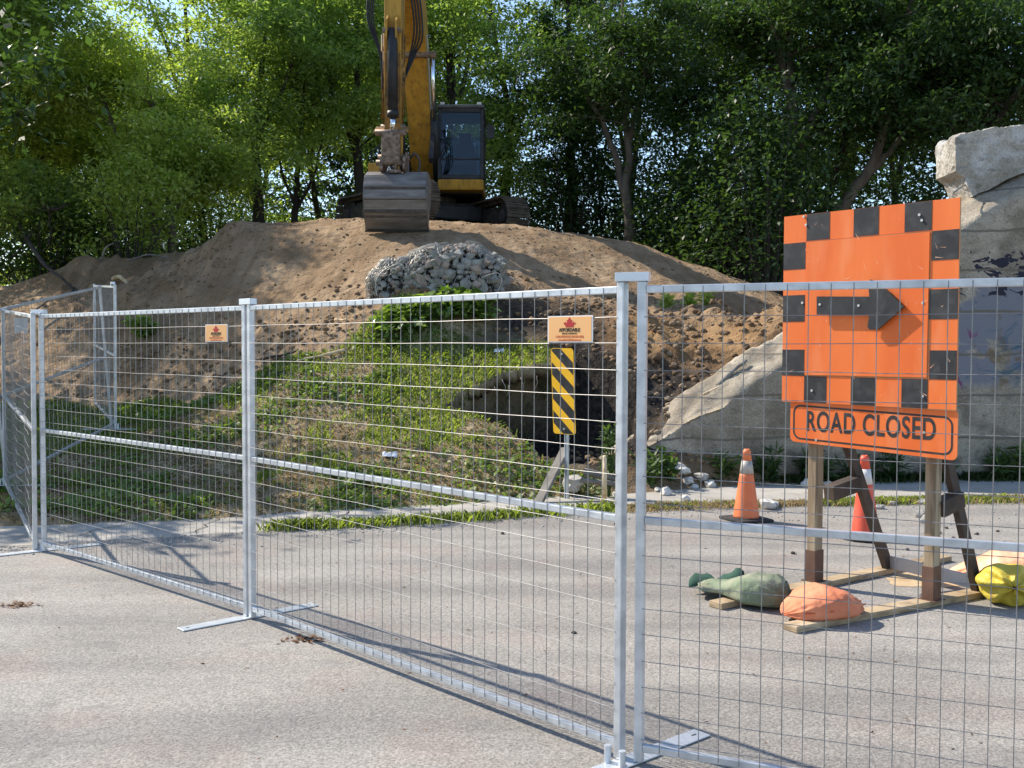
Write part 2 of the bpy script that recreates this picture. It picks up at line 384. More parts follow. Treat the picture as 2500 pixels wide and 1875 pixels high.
def terrain_mat():
    m = bpy.data.materials.new('bank_soil'); m.use_nodes = True
    nt = m.node_tree; n = nt.nodes; l = nt.links; p = n['Principled BSDF']
    p.inputs['Roughness'].default_value = .95; p.inputs['Specular IOR Level'].default_value = .15
    tc = n.new('ShaderNodeTexCoord')
    def noise(s, d=6, v=None):
        t = n.new('ShaderNodeTexNoise'); t.inputs['Scale'].default_value = s; t.inputs['Detail'].default_value = d
        l.new(v or tc.outputs['Object'], t.inputs['Vector']); return t.outputs['Fac']
    def ramp(f, c1, c2, a=.35, b=.65):
        r = n.new('ShaderNodeValToRGB'); r.color_ramp.elements[0].position = a; r.color_ramp.elements[1].position = b
        r.color_ramp.elements[0].color = (*c1, 1); r.color_ramp.elements[1].color = (*c2, 1); l.new(f, r.inputs[0]); return r.outputs[0]
    def mix(f, a, b):
        x = n.new('ShaderNodeMixRGB'); l.new(f, x.inputs[0]); l.new(a, x.inputs[1]); l.new(b, x.inputs[2]); return x.outputs[0]
    def attr(nm):
        a = n.new('ShaderNodeAttribute'); a.attribute_name = nm; return a.outputs['Fac']
    mp = n.new('ShaderNodeMapping'); mp.inputs['Scale'].default_value = (2.4, .45, .45); mp.inputs['Rotation'].default_value = (0, R(35), R(10)); l.new(tc.outputs['Object'], mp.inputs[0])
    soil = ramp(noise(1.1, 9), (.225, .150, .085), (.395, .280, .172), .36, .66)
    soil2 = mix(ramp(noise(3.0, 10, mp.outputs[0]), (0, 0, 0), (.6, .6, .6), .42, .62), soil, ramp(noise(9, 6), (.135, .080, .040), (.26, .165, .088)))
    soil3 = mix(ramp(noise(60, 3), (0, 0, 0), (.55, .55, .55), .6, .7), soil2, ramp(noise(30), (.30, .235, .165), (.40, .33, .25)))
    darkc = ramp(noise(14, 8), (.016, .0135, .012), (.060, .049, .040), .38, .72)  # near-black soil colour, holds the shade of the pit and ledge
    clayc = ramp(noise(2.5, 8), (.20, .115, .052), (.33, .205, .100), .38, .66)
    turf = ramp(noise(2.2, 8), (.21, .155, .088), (.40, .315, .195), .35, .62)
    turf2 = mix(ramp(noise(5, 6), (0, 0, 0), (.8, .8, .8), .5, .62), turf, ramp(noise(25), (.065, .080, .024), (.14, .145, .052)))
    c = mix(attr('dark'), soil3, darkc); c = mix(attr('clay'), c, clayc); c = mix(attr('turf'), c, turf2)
    l.new(c, p.inputs['Base Color'])
    b1 = n.new('ShaderNodeBump'); b1.inputs['Strength'].default_value = .9; b1.inputs['Distance'].default_value = .06
    l.new(noise(9, 10), b1.inputs['Height'])
    b2 = n.new('ShaderNodeBump'); b2.inputs['Strength'].default_value = .9; b2.inputs['Distance'].default_value = .022
    l.new(noise(45, 6), b2.inputs['Height']); l.new(b1.outputs[0], b2.inputs['Normal'])
    l.new(b2.outputs[0], p.inputs['Normal'])
    return m
SOILM = terrain_mat()
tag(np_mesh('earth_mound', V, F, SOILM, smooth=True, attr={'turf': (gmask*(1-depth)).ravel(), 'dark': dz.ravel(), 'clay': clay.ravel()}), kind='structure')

# roof of the hollow: sod with a ragged front edge
ei, ej = np.nonzero(ext[:-1, :-1] & ext[1:, :-1] & ext[:-1, 1:] & ext[1:, 1:])
if len(ei):
    ids = {}; Vt = []; 
    def vid(i, j):
        if (i, j) not in ids: ids[(i, j)] = len(Vt); Vt.append((xs[i], ys[j], GZS[i, j]))
        return ids[(i, j)]
    Ft = [(vid(i, j), vid(i+1, j), vid(i+1, j+1), vid(i, j+1)) for i, j in zip(ei, ej)]
    nV = len(Vt); cells = set(zip(ei.tolist(), ej.tolist()))
    Vb = [(x+.02*math.sin(y*40), y, z-.16-.07*mnoise.noise(Vector((x*5, y*5, 0)))) for x, y, z in Vt]
    Fb = [tuple(q+nV for q in f[::-1]) for f in Ft]
    Fs_ = []
    for i, j in cells:
        for (di, dj, a, b_) in ((0, -1, (i, j), (i+1, j)), (0, 1, (i+1, j+1), (i, j+1)), (-1, 0, (i, j+1), (i, j)), (1, 0, (i+1, j), (i+1, j+1))):
            if (i+di, j+dj) not in cells: Fs_.append((ids[a], ids[a]+nV, ids[b_]+nV, ids[b_]))
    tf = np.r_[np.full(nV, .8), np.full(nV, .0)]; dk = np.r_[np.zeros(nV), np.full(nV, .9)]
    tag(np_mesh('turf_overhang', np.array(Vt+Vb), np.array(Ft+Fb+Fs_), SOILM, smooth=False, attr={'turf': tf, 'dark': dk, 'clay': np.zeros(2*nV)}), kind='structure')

# ---- ground, road, path
gmat = pmat('far_soil', (.06, .065, .03), (.13, .115, .06), .4, .95)
g = MB(); g.add([(-600, -600, -.22), (600, -600, -.22), (600, 600, -.22), (-600, 600, -.22)], [(0, 1, 2, 3)])
tag(g.build('ground', gmat), kind='structure')

def asphalt():
    m = bpy.data.materials.new('worn_asphalt'); m.use_nodes = True
    nt = m.node_tree; n = nt.nodes; l = nt.links; p = n['Principled BSDF']
    p.inputs['Roughness'].default_value = .9; p.inputs['Specular IOR Level'].default_value = .22
    tc = n.new('ShaderNodeTexCoord')
    def noise(s, d=6, di=0):
        t = n.new('ShaderNodeTexNoise'); t.inputs['Scale'].default_value = s; t.inputs['Detail'].default_value = d; t.inputs['Distortion'].default_value = di
        l.new(tc.outputs['Object'], t.inputs['Vector']); return t.outputs['Fac']
    def ramp(f, c1, c2, a=.35, b=.65):
        r = n.new('ShaderNodeValToRGB'); r.color_ramp.elements[0].position = a; r.color_ramp.elements[1].position = b
        r.color_ramp.elements[0].color = (*c1, 1); r.color_ramp.elements[1].color = (*c2, 1); l.new(f, r.inputs[0]); return r.outputs[0]
    def mix(f, a, b, mode='MIX'):
        x = n.new('ShaderNodeMixRGB'); x.blend_type = mode
        if hasattr(f, 'links'): l.new(f, x.inputs[0])
        else: x.inputs[0].default_value = f
        l.new(a, x.inputs[1]); l.new(b, x.inputs[2]); return x.outputs[0]
    base = ramp(noise(.55, 9, .6), (.255, .240, .219), (.315, .298, .273))
    pink = ramp(noise(1.7, 5), (0, 0, 0), (.45, .45, .45), .52, .70)
    c = mix(pink, base, ramp(noise(40, 3), (.30, .235, .205), (.35, .285, .255)))
    grey = ramp(noise(.9, 6, 1.0), (0, 0, 0), (.55, .55, .55), .54, .68)
    c = mix(grey, c, ramp(noise(20, 3), (.215, .205, .192), (.265, .252, .235)))
    v = n.new('ShaderNodeTexVoronoi'); v.inputs['Scale'].default_value = 105; l.new(tc.outputs['Object'], v.inputs['Vector'])
    ag = ramp(v.outputs['Color'], (.60, .60, .60), (1.36, 1.34, 1.30), .1, .9)
    c = mix(.45, c, ag, 'MULTIPLY')
    sp = ramp(noise(85, 4), (.72, .72, .72), (1.12, 1.12, 1.12), .36, .58)
    c = mix(1.0, c, sp, 'MULTIPLY')
    st = n.new('ShaderNodeMapping'); st.inputs['Rotation'].default_value = (0, 0, R(24)); st.inputs['Scale'].default_value = (.35, 3.2, 1); l.new(tc.outputs['Object'], st.inputs[0])
    tt = n.new('ShaderNodeTexNoise'); tt.inputs['Scale'].default_value = .8; tt.inputs['Detail'].default_value = 5; l.new(st.outputs[0], tt.inputs['Vector'])
    c = mix(1.0, c, ramp(tt.outputs['Fac'], (.86, .86, .865), (1.08, 1.075, 1.065), .38, .60), 'MULTIPLY')
    c = mix(ramp(noise(3.3, 9, 1.2), (0, 0, 0), (.5, .5, .5), .60, .72), c, ramp(noise(50, 3), (.15, .14, .125), (.21, .20, .185)))
    l.new(c, p.inputs['Base Color'])
    b = n.new('ShaderNodeBump'); b.inputs['Strength'].default_value = .5; b.inputs['Distance'].default_value = .003
    l.new(v.outputs['Distance'], b.inputs['Height'])
    b2 = n.new('ShaderNodeBump'); b2.inputs['Strength'].default_value = .6; b2.inputs['Distance'].default_value = .006
    l.new(noise(60, 6), b2.inputs['Height']); l.new(b.outputs[0], b2.inputs['Normal']); l.new(b2.outputs[0], p.inputs['Normal'])
    return m
def strip(name, xsv, ya, yb, z, mat, jit=0):
    k = len(xsv); V = []; F = []
    for i, x in enumerate(xsv):
        V += [(x, ya[i], z), (x, yb[i], z)]
    for i in range(k-1): F.append((2*i, 2*i+2, 2*i+3, 2*i+1))
    return np_mesh(name, np.array(V), np.array(F), mat)
rx = np.r_[np.arange(-9, 9, .05)]
jit = .05*fbm(rx, rx*0, 1.3, 4)+.025*fbm(rx, rx*0+9, 6, 3)
ROADM = asphalt()
rx2 = np.r_[-80, -30, rx, 30, 80]
ryb = np.r_[near_y(-9)-3, near_y(-9)-.8, near_y(rx)+jit+.02, near_y(9)+1, near_y(9)+3]
tag(strip('road', rx2, np.full(len(rx2), -40.0), ryb, 0.004, ROADM), kind='structure')
PATHM = pmat('old_concrete_path', (.32, .30, .265), (.43, .405, .36), .9, .92, bump=.5, bscale=70, c3=(.25, .215, .17), s3=5, a3=.5, dist=.005)
pj = .06*fbm(rx, rx*0+4, 1.1, 4)
tag(strip('path', rx, near_y(rx)-.35, far_y(rx)+.35+pj, 0.0, PATHM), kind='structure')
crk = MB()
def crack(pl, w, z=.0065):
    for a, b in zip(pl[:-1], pl[1:]):
        d = np.array(b)-np.array(a); nrm = np.array([-d[1], d[0]])/np.hypot(*d)*w/2
        crk.add([(*(np.array(a)+nrm), z), (*(np.array(b)+nrm), z), (*(np.array(b)-nrm), z), (*(np.array(a)-nrm), z)], [(0, 1, 2, 3)])
for u0, v0, u1, v1 in ((150, 1160, 300, 1128), (700, 1145, 760, 1100), (420, 1152, 470, 1118)):
    a = gnd(u0, v0)[:2]; b = gnd(u1, v1)[:2]
    P = [tuple(a+(b-a)*t+np.array([rnd.uniform(-.05, .05), rnd.uniform(-.03, .03)])) for t in np.linspace(0, 1, 9)]
    crack(P, .012)
tag(crk.build('path_cracks', pmat('crack_dirt', (.05, .045, .04))), kind='structure')

# ================================================================ CONCRETE WING WALL AND BROKEN PARAPET
def concrete(name, c1, c2, c3, graffiti=False):
    m = bpy.data.materials.new(name); m.use_nodes = True
    nt = m.node_tree; n = nt.nodes; l = nt.links; p = n['Principled BSDF']
    p.inputs['Roughness'].default_value = .93; p.inputs['Specular IOR Level'].default_value = .2
    tc = n.new('ShaderNodeTexCoord')
    def noise(s, d=6, di=0, sc=None):
        t = n.new('ShaderNodeTexNoise'); t.inputs['Scale'].default_value = s; t.inputs['Detail'].default_value = d; t.inputs['Distortion'].default_value = di
        if sc:
            mp = n.new('ShaderNodeMapping'); mp.inputs['Scale'].default_value = sc; l.new(tc.outputs['Object'], mp.inputs[0]); l.new(mp.outputs[0], t.inputs['Vector'])
        else: l.new(tc.outputs['Object'], t.inputs['Vector'])
        return t.outputs['Fac']
    def ramp(f, a, b, ca=(0, 0, 0), cb=(1, 1, 1)):
        r = n.new('ShaderNodeValToRGB'); r.color_ramp.elements[0].position = a; r.color_ramp.elements[1].position = b
        r.color_ramp.elements[0].color = (*ca, 1); r.color_ramp.elements[1].color = (*cb, 1); l.new(f, r.inputs[0]); return r.outputs[0]
    def mix(f, a, b):
        x = n.new('ShaderNodeMixRGB'); l.new(f, x.inputs[0])
        for k, q in ((1, a), (2, b)):
            if isinstance(q, tuple): x.inputs[k].default_value = (*q, 1)
            else: l.new(q, x.inputs[k])
        return x.outputs[0]
    def mul(a, b):
        x = n.new('ShaderNodeMath'); x.operation = 'MULTIPLY'; l.new(a, x.inputs[0]); l.new(b, x.inputs[1]); return x.outputs[0]
    base = ramp(noise(1.2, 10, .3), .35, .65, c1, c2)
    c = mix(ramp(noise(2.6, 14, .3), .48, .62, (0, 0, 0), (.85, .85, .85)), base, c3)
    c = mix(ramp(noise(7, 12, .4, (.8, .8, 1.4)), .54, .70, (0, 0, 0), (.7, .7, .7)), c, tuple(q*.6 for q in c1))
    sp_n = ramp(noise(46, 5), .30, .62, (.72, .72, .72), (1.12, 1.12, 1.12)); mm = n.new('ShaderNodeMixRGB'); mm.blend_type = 'MULTIPLY'; mm.inputs[0].default_value = 1; l.new(c, mm.inputs[1]); l.new(sp_n, mm.inputs[2]); c = mm.outputs[0]
    hgt = noise(5, 12)
    if graffiti:
        sep = n.new('ShaderNodeSeparateXYZ'); l.new(tc.outputs['Object'], sep.inputs[0])
        zone = mul(ramp(sep.outputs['Z'], .0, 1.0), ramp(sep.outputs['X'], .0, 1.0))
        def band(lo, hi, sock, soft):
            a = n.new('ShaderNodeMapRange'); a.inputs['From Min'].default_value = lo-soft; a.inputs['From Max'].default_value = lo; l.new(sock, a.inputs['Value'])
            b = n.new('ShaderNodeMapRange'); b.inputs['From Min'].default_value = hi+soft; b.inputs['From Max'].default_value = hi; l.new(sock, b.inputs['Value'])
            return mul(a.outputs[0], b.outputs[0])
        zb = mul(band(1.20, 2.35, sep.outputs['Z'], .12), band(5.05, 9, sep.outputs['X'], .1))
        c = mix(mul(zb, ramp(noise(1.9, 6, .5), .44, .50)), c, (.185, .19, .215))
        c = mix(mul(zb, ramp(noise(2.6, 6, 1.2, (1, 1, 1.6)), .56, .66, (0, 0, 0), (.7, .7, .7))), c, (.035, .095, .145))
        c = mix(mul(zb, ramp(noise(3.1, 6, 1.0, (1.1, 1, .9)), .58, .66, (0, 0, 0), (.7, .7, .7))), c, (.16, .105, .055))
        c = mix(mul(mul(band(1.15, 1.75, sep.outputs['Z'], .1), band(5.0, 5.6, sep.outputs['X'], .1)), ramp(noise(3.4, 3, .8), .57, .60)), c, (.18, .05, .14))
        c = mix(mul(mul(band(2.25, 2.75, sep.outputs['Z'], .05), band(5.2, 9, sep.outputs['X'], .1)), ramp(noise(1.7, 2, 2.2, (1.6, 1, 3.0)), .545, .56)), c, (.03, .03, .045))
        # board marks and old joints
        w = n.new('ShaderNodeTexWave'); w.bands_direction = 'Z'; w.inputs['Scale'].default_value = .62; w.inputs['Distortion'].default_value = 1.2; w.inputs['Detail'].default_value = 4; w.inputs['Detail Scale'].default_value = 1.4
        l.new(tc.outputs['Object'], w.inputs['Vector'])
        c = mix(ramp(w.outputs['Fac'], .0, .014, (1, 1, 1), (0, 0, 0)), c, (.15, .13, .10))
    l.new(c, p.inputs['Base Color'])
    b = n.new('ShaderNodeBump'); b.inputs['Strength'].default_value = .8; b.inputs['Distance'].default_value = .03; l.new(hgt, b.inputs['Height'])
    b2 = n.new('ShaderNodeBump'); b2.inputs['Strength'].default_value = .7; b2.inputs['Distance'].default_value = .01; l.new(noise(40, 6), b2.inputs['Height']); l.new(b.outputs[0], b2.inputs['Normal'])
    l.new(b2.outputs[0], p.inputs['Normal'])
    return m
WALLM = concrete('weathered_concrete', (.270, .232, .178), (.430, .380, .300), (.205, .172, .130), True)
BLOCKM = concrete('pale_broken_concrete', (.27, .245, .20), (.46, .43, .375), (.50, .485, .46))
# wall front line
WF0 = np.array([1.05, 11.80]); WF1 = np.array([9.5, 12.90])
wd = (WF1-WF0)/np.linalg.norm(WF1-WF0); wn_ = np.array([-wd[1], wd[0]])
def wall_pt(us, vs):            # source pixels of a point on the front plane of the wall -> (distance along, height)
    d = ray(us/VS, vs/VS); t = (WF0 @ wn_)/(d[:2] @ wn_); P = np.array([0, 0, CAM_H])+d*t
    return float((P[:2]-WF0) @ wd), float(P[2])
TOPL = [wall_pt(*p) for p in ((1490, 1135), (1530, 1112), (1570, 1088), (1619, 1061), (1668, 1030), (1763, 986), (1805, 950), (1865, 920), (1914, 895), (2000, 820), (2100, 745), (2200, 665), (2339, 560), (2393, 528), (2500, 456))]
TOPL.append((TOPL[-1][0]+3.2, TOPL[-1][1]+1.1))
tl = np.array(TOPL)
ss = np.arange(tl[0, 0], tl[-1, 0], .045)
def topz(s): return np.interp(s, tl[:, 0], tl[:, 1])
TH = .62
nt_ = 14
V = []; F = []
rows_front = 60
# front face grid, top grid, back: one sheet wrapped over the wall
prof_n = 26+nt_+6
for i, s in enumerate(ss):
    zt_ = topz(s)+.02*math.sin(s*7)
    for k in range(prof_n):
        if k < 26: f = k/25.0; d = 0.0; z = -.15+(zt_+.15)*f
        elif k < 26+nt_: d = TH*(k-25)/nt_; z = zt_
        else: d = TH; z = zt_-(zt_+.15)*(k-26-nt_+1)/6
        q = WF0+wd*s+wn_*d
        a = float(mnoise.fractal(Vector((s*1.3, z*1.3, d*1.5)), .9, 2.1, 5)); b2 = float(mnoise.fractal(Vector((s*5, z*5, d*5+3)), .8, 2.1, 3))
        edge = 1.0 if (k >= 24 and k < 26+nt_) else .35
        off = .025*a*edge+.012*b2*edge
        if k == 25: z -= .035+.05*abs(a); 
        if 26 <= k < 26+nt_: z += .055*a+.03*b2+.26*(d/TH)*min(1, s/1.5)
        if k >= 26+nt_: z += .26*min(1, s/1.5)*(1-(k-26-nt_+1)/6)
        q = q-wn_*off
        V.append((q[0], q[1], z))
for i in range(len(ss)-1):
    for k in range(prof_n-1): F.append((i*prof_n+k, (i+1)*prof_n+k, (i+1)*prof_n+k+1, i*prof_n+k+1))
wall = np_mesh('concrete_wall', np.array(V), np.array(F), WALLM, smooth=False)
tag(wall, 'sloping old concrete wing wall with faded graffiti, rising behind the orange arrow sign', 'wall')

def rough_block(name, poly, y0, th, mat, sub=5, amp=.05, seed=1):
    """irregular block: outline in x,z, thickness along y"""
    bm = bmesh.new(); n = len(poly)
    fr = [bm.verts.new((x, y0+s, z)) for (x, z), s in zip(poly, [0]*n)]
    bk = [bm.verts.new((x+th*.1, y0+th, z+.02)) for x, z in poly]
    bm.faces.new(fr); bm.faces.new(bk[::-1])
    for i in range(n): bm.faces.new((fr[i], fr[(i+1) % n], bk[(i+1) % n], bk[i]))
    bmesh.ops.recalc_face_normals(bm, faces=bm.faces)
    bmesh.ops.triangulate(bm, faces=bm.faces)
    for _ in range(sub+2): 
        es = [e for e in bm.edges if e.calc_length() > .038]
        if not es: break
        bmesh.ops.subdivide_edges(bm, edges=es, cuts=1)
        bmesh.ops.triangulate(bm, faces=bm.faces)
    bm.normal_update()
    for v in bm.verts:
        a = mnoise.fractal(v.co*2.2+Vector((seed*9, 0, 0)), .9, 2.1, 5); b = mnoise.fractal(v.co*9, .9, 2.1, 3)
        up = 1.0 if v.normal.z > .3 else .45
        v.co += v.normal*(amp*a+amp*.55*b+amp*.3*mnoise.noise(v.co*26))*up
    me = bpy.data.meshes.new(name); bm.to_mesh(me); bm.free()
    return finish(me, name, mat, None, None, False)
bx = lambda us, vs, Y=12.95: (lambda q: (q[0], q[2]))(at(us/VS, vs/VS, Y))
blk = rough_block('parapet_block', [bx(2312, 345), bx(2324, 332), bx(2360, 330), bx(2440, 324), bx(2500, 311), bx(2720, 290), bx(2720, 400), bx(2500, 424), bx(2440, 442), bx(2395, 470), bx(2355, 487), bx(2345, 465), bx(2334, 440), bx(2314, 425)], 12.72, .75, BLOCKM, amp=.045)
tag(blk, 'broken pale concrete parapet block overhanging the top of the sloping wall', 'concrete block')
rb = MB(); a = at(2350/VS, 454/VS, 12.75); b = at(2328/VS, 470/VS, 12.55)
rb.tube([a+np.array([.25, .2, .1]), a, b], .012, 6)
rb.build('rebar', pmat('rebar_steel', (.30, .28, .26), rough=.6, metal=.5), blk)

# ================================================================ FENCE
GALV = pmat('galvanised_steel', (.50, .52, .54), (.66, .68, .70), 14, .42, .55, bump=.08, bscale=60, c3=(.36, .38, .40), s3=9, a3=.5)
WIRE = pmat('galvanised_wire', (.21, .205, .20), (.29, .285, .28), 20, .5, .4)
PLATE = pmat('galvanised_plate', (.58, .62, .66), (.74, .77, .80), 5, .38, .55, bump=.06, bscale=30, c3=(.42, .46, .50), s3=3, a3=.5)
PL = 2.79
def panel_meshes(wavy=0.0, seed=0):
    r = random.Random(seed)
    post = MB(); post.box((0, 0, .93), (.034, .034, 1.83))
    rails = []
    for z in (1.815, .942, .069):
        q = MB(); q.box((PL/2, 0, z), (PL-.034, .028, .028)); rails.append(q)
    w = MB()
    zs = [.10+.1*k for k in range(18)]
    zs = [1.80-.088-.1003*k for k in range(17)]
    for k in range(36):
        x = .082+.075*k; o = r.uniform(-.002, .002)
        P = [(x+o+wavy*.2*math.sin(z*3+k), -.0145-.003*(abs(z-.942) < .03)+wavy*.3*math.sin(x*6+z*2), z) for z in np.linspace(.062, 1.824, 8)]
        w.tube(P, .0018, 5, cap=False)
    for z in zs:
        if abs(z-.942) < .02: continue
        P = [(x, -.0184+wavy*math.sin(x*6.3+z*.8)+wavy*.5*math.sin(x*13), z+.0015*math.sin(x*7+z*40)+wavy*.6*math.sin(x*4.2+z)) for x in np.linspace(.012, PL-.012, 40 if wavy else 14)]
        w.tube(P, .0015, 5, cap=False)
    return post, rails, w
proto_parts = panel_meshes()
def fence_panel(p0, p1, label, proto=None, parts=None, h0=0, h1=0):
    p0 = np.array(p0); p1 = np.array(p1); d = p1-p0; L = np.hypot(*d)
    rot = (0, -math.atan2(h1-h0, L), math.atan2(d[1], d[0]))
    if proto is None:
        t = thing('temporary_fence', label, 'fence panel', (p0[0], p0[1], h0), rot, 'temporary mesh fence panels')
        post, rails, w = parts
        a = post.build('post', GALV, t, bevel=.004)
        b = a.copy(); C.objects.link(b); b.parent = t; b.location = (PL, 0, 0)
        for q in rails: q.build('rail', GALV, t, bevel=.003)
        w.build('wire_mesh', WIRE, t)
    else:
        t = copy_tree(proto); t.location = (p0[0], p0[1], h0); t.rotation_euler = rot; t['label'] = label
    t.scale = (L/PL, 1, 1)
    return t
LP = np.array([-3.606, 7.812]); AP = np.array([-1.508, 5.886]); BP = np.array([.4188, 3.875]); RP = np.array([3.0399, 2.756])
dAB = (BP-AP)/np.linalg.norm(BP-AP); dBR = (RP-BP)/np.linalg.norm(RP-BP); dLA = (AP-LP)/np.linalg.norm(AP-LP)
CP = np.array([-5.22, 10.45]); MP = np.array([-5.08, 12.95]); NP = np.array([-6.25, 15.25])
dLC = (CP-LP)/np.linalg.norm(CP-LP)
B2 = BP+dBR*.078
f_mid = fence_panel(AP, BP, 'wide galvanised mesh panel in the middle, carrying the larger orange company sign', None, proto_parts)
f_right = fence_panel(B2, B2+dBR*PL, 'nearest galvanised mesh panel, standing in front of the road closed sign', f_mid)
f_left = fence_panel(LP, AP-dAB*.062, 'galvanised mesh panel left of the middle one, carrying the smaller orange company sign', f_mid)
wp = panel_meshes(.012, 5)
f_wavy = fence_panel(CP, LP-dLA*.075+np.array([-.03, -.02]), 'galvanised mesh panel with bent wavy wires running back from the leftmost near post', None, wp, .13, 0)
ZM = 1.6-12.9*(1053-845)/2487.0
f_back = fence_panel(CP+np.array([-.02, .09]), MP, 'galvanised mesh panel on the far left grass, with a blank white board', f_mid, None, .13, ZM)
f_far = fence_panel(MP+np.array([.0, .08]), NP, 'farthest galvanised mesh panel, running up the grass towards the dirt heap', f_mid, None, ZM, .66)
# slotted caps that hold two posts together
capm = MB()
for s in (-1, 1): capm.box((0, s*.021, 0), (.128, .004, .034))
for s in (-1, 1): capm.box((s*.062, 0, 0), (.004, .038, .034))
capm.box((0, 0, .012), (.120, .038, .004))
cap0 = None
def cap(p, ang, z, label):
    global cap0
    if cap0 is None:
        o = capm.build('fence_clamp', PLATE, bevel=.003); cap0 = o
    else:
        o = cap0.copy(); C.objects.link(o)
    o.location = (p[0], p[1], z); o.rotation_euler = (0, 0, ang)
    tag(o, label, 'clamp', 'slotted caps joining fence posts')
ang = lambda d: math.atan2(d[1], d[0])
cap((BP+B2)/2, ang(dBR)+.05, 1.862, 'slotted metal cap joining the two nearest fence posts')
cap(AP-dAB*.031, ang(dAB), 1.852, 'slotted metal cap joining the posts between the two orange company signs')
cap(LP-dLA*.038, ang(dLA)+.35, 1.85, 'slotted metal cap joining the posts at the left corner of the fence')
cap(MP+np.array([0, .04]), ang(NP-MP), ZM+1.86, 'slotted metal cap on the posts on the far grass')
# flat feet
ft0 = None
def foot(c, ang_, label, L=.86, z=0.004, tilt=0.0):
    global ft0
    if ft0 is None:
        t = thing('fence_stand', label, 'fence foot', (c[0], c[1], z), (0, tilt, ang_), 'flat steel feet of the fence')
        q = MB(); q.box((0, 0, .0055), (.86, .085, .007)); q.build('base_plate', PLATE, t, bevel=.002)
        for s in (-1, 1):
            k = MB(); k.box((s*.385, 0, .0094), (.022, .008, .0008)); k.build('slot', MATS['slot_dark'], t)
        for s in (-1, 1): k = MB(); k.tube([(0, s*.038, .009), (0, s*.038, .075)], .0125, 10); k.build('pin', PLATE, t)
        ft0 = t
    else:
        t = copy_tree(ft0); t.location = (c[0], c[1], z); t.rotation_euler = (0, tilt, ang_); t['label'] = label
    t.scale = (L/.86, 1, 1)
pmat('slot_dark', (.02, .02, .022))
cB = (BP+B2)/2
foot(cB+np.array([-.06, -.05]), R(40.5), 'flat steel foot at the nearest pair of fence posts, at the bottom of the photo', L=1.04)
foot(AP-dAB*.031+np.array([.0, .02]), R(41.5), 'flat steel foot under the middle pair of fence posts, lying on bare asphalt')
foot(LP-dLA*.03+np.array([.0, .0]), R(38), 'flat steel foot at the left corner of the fence, beside the concrete path')
foot(CP+np.array([-.05, .03]), R(5), 'flat steel foot on the grass behind the bent wavy panel', z=.14)
foot(MP+np.array([.05, 0]), R(0), 'flat steel foot on the far grass below the dirt heap', z=ZM+.0)

# company signs
TAN = pmat('tan_sign_face', srgb(238, 182, 120), srgb(230, 172, 110), 3, .55); WHT = pmat('sign_white_edge', (.80, .78, .75), rough=.6)
REDP = pmat('sign_red', (.42, .02, .02), rough=.6); BLKP = pmat('sign_black', (.012, .010, .010), rough=.6); ORP = pmat('sign_orange_print', (.62, .14, .05), rough=.6)
def company_sign(p, dirv, z, w, h, label, text=True, back=False, flip=1):
    """p: middle of the sign on the fence line; local x along fence, local -y to the camera"""
    t = thing('fence_sign', label, 'sign', (p[0], p[1], z), (0, 0, ang(dirv)), 'small rectangular signs wired to the fence')
    q = MB(); q.box((0, -.020, 0), (w, .004, h)); q.build('board', WHT, t)
    if back: return t
    q = MB(); q.box((0, -.0226, 0), (w*.955, .001, h*.92)); q.build('face', TAN, t)
    M = lambda x, zz: Matrix.Translation((x, -.0236, zz)) @ Matrix.Rotation(math.pi/2, 4, 'X')
    u = h/.17
    # red leaf-shaped crown
    cr = [(-.033, 0), (.033, 0), (.036, .022), (.046, .020), (.050, .038), (.040, .034), (.034, .045), (.026, .034), (.019, .036), (.024, .058), (.014, .056), (0, .080)]
    cr = cr+[(-x, y) for x, y in cr[::-1] if x > 0.001 and y > 0.001]
    cr = [(x*w/.30*.80, y*u*.80) for x, y in cr]
    q = MB(); q.prism([(x, -.0236, zz+.012*u) for x, zz in cr], (0, -.0004, 0), (0, .0004, 0)); q.build('crown_emblem', REDP, t)
    ws = w/.30
    text_mesh('AFFORDABLE', .031*u, BLKP, t, M(0, -.006*u), fit=.47*w, ext=.0006, bold=.0009*u)
    text_mesh('FENCE COMPANY', .015*u, BLKP, t, M(0, -.0285*u), fit=.33*w, ext=.0004)
    text_mesh('1-226-AFFENCE (1-226-233-3623)', .0185*u, ORP, t, M(0, -.0475*u), fit=.62*w, ext=.0004, bold=.0003*u)
    text_mesh('www.affordablefenceco.ca', .0185*u, ORP, t, M(0, -.0685*u), fit=.51*w, ext=.0004, bold=.0003*u)
    return t
def on_line(p0, d, us):         # point of a vertical plane through p0 along d at source column us
    r = ray(us/VS, 845/VS)[:2]; n_ = np.array([-d[1], d[0]]); return r*((p0 @ n_)/(r @ n_))
P0 = on_line(AP, dAB, 1346.5); P1 = on_line(AP, dAB, 1455.5)
zc = 1.6-np.hypot(*((P0+P1)/2))*0-((P0+P1)/2)[1]*((772+835)/2-845)/2487
company_sign((P0+P1)/2, dAB, 1.668, np.hypot(*(P1-P0)), .106, 'larger tan and orange company sign with red crown, on the middle fence panel')
P0 = on_line(LP, dLA, 509.5); P1 = on_line(LP, dLA, 563)
company_sign((P0+P1)/2, dLA, 1.672, np.hypot(*(P1-P0)), .104, 'smaller tan and orange company sign with red crown, on the left fence panel')
dCL = -dLC
company_sign(on_line(LP, dCL, 62), dCL, 1.66, .19, .104, 'narrow orange company sign seen nearly edge on, on the bent wavy panel')
company_sign(on_line(CP+np.array([-.02, .09]), (MP-CP)/np.linalg.norm(MP-CP), 18)if False else CP+np.array([.0, .35]), MP-CP, 1.80, .26, .16, 'blank white board seen from behind on the panel at the foot of the bank', back=True)

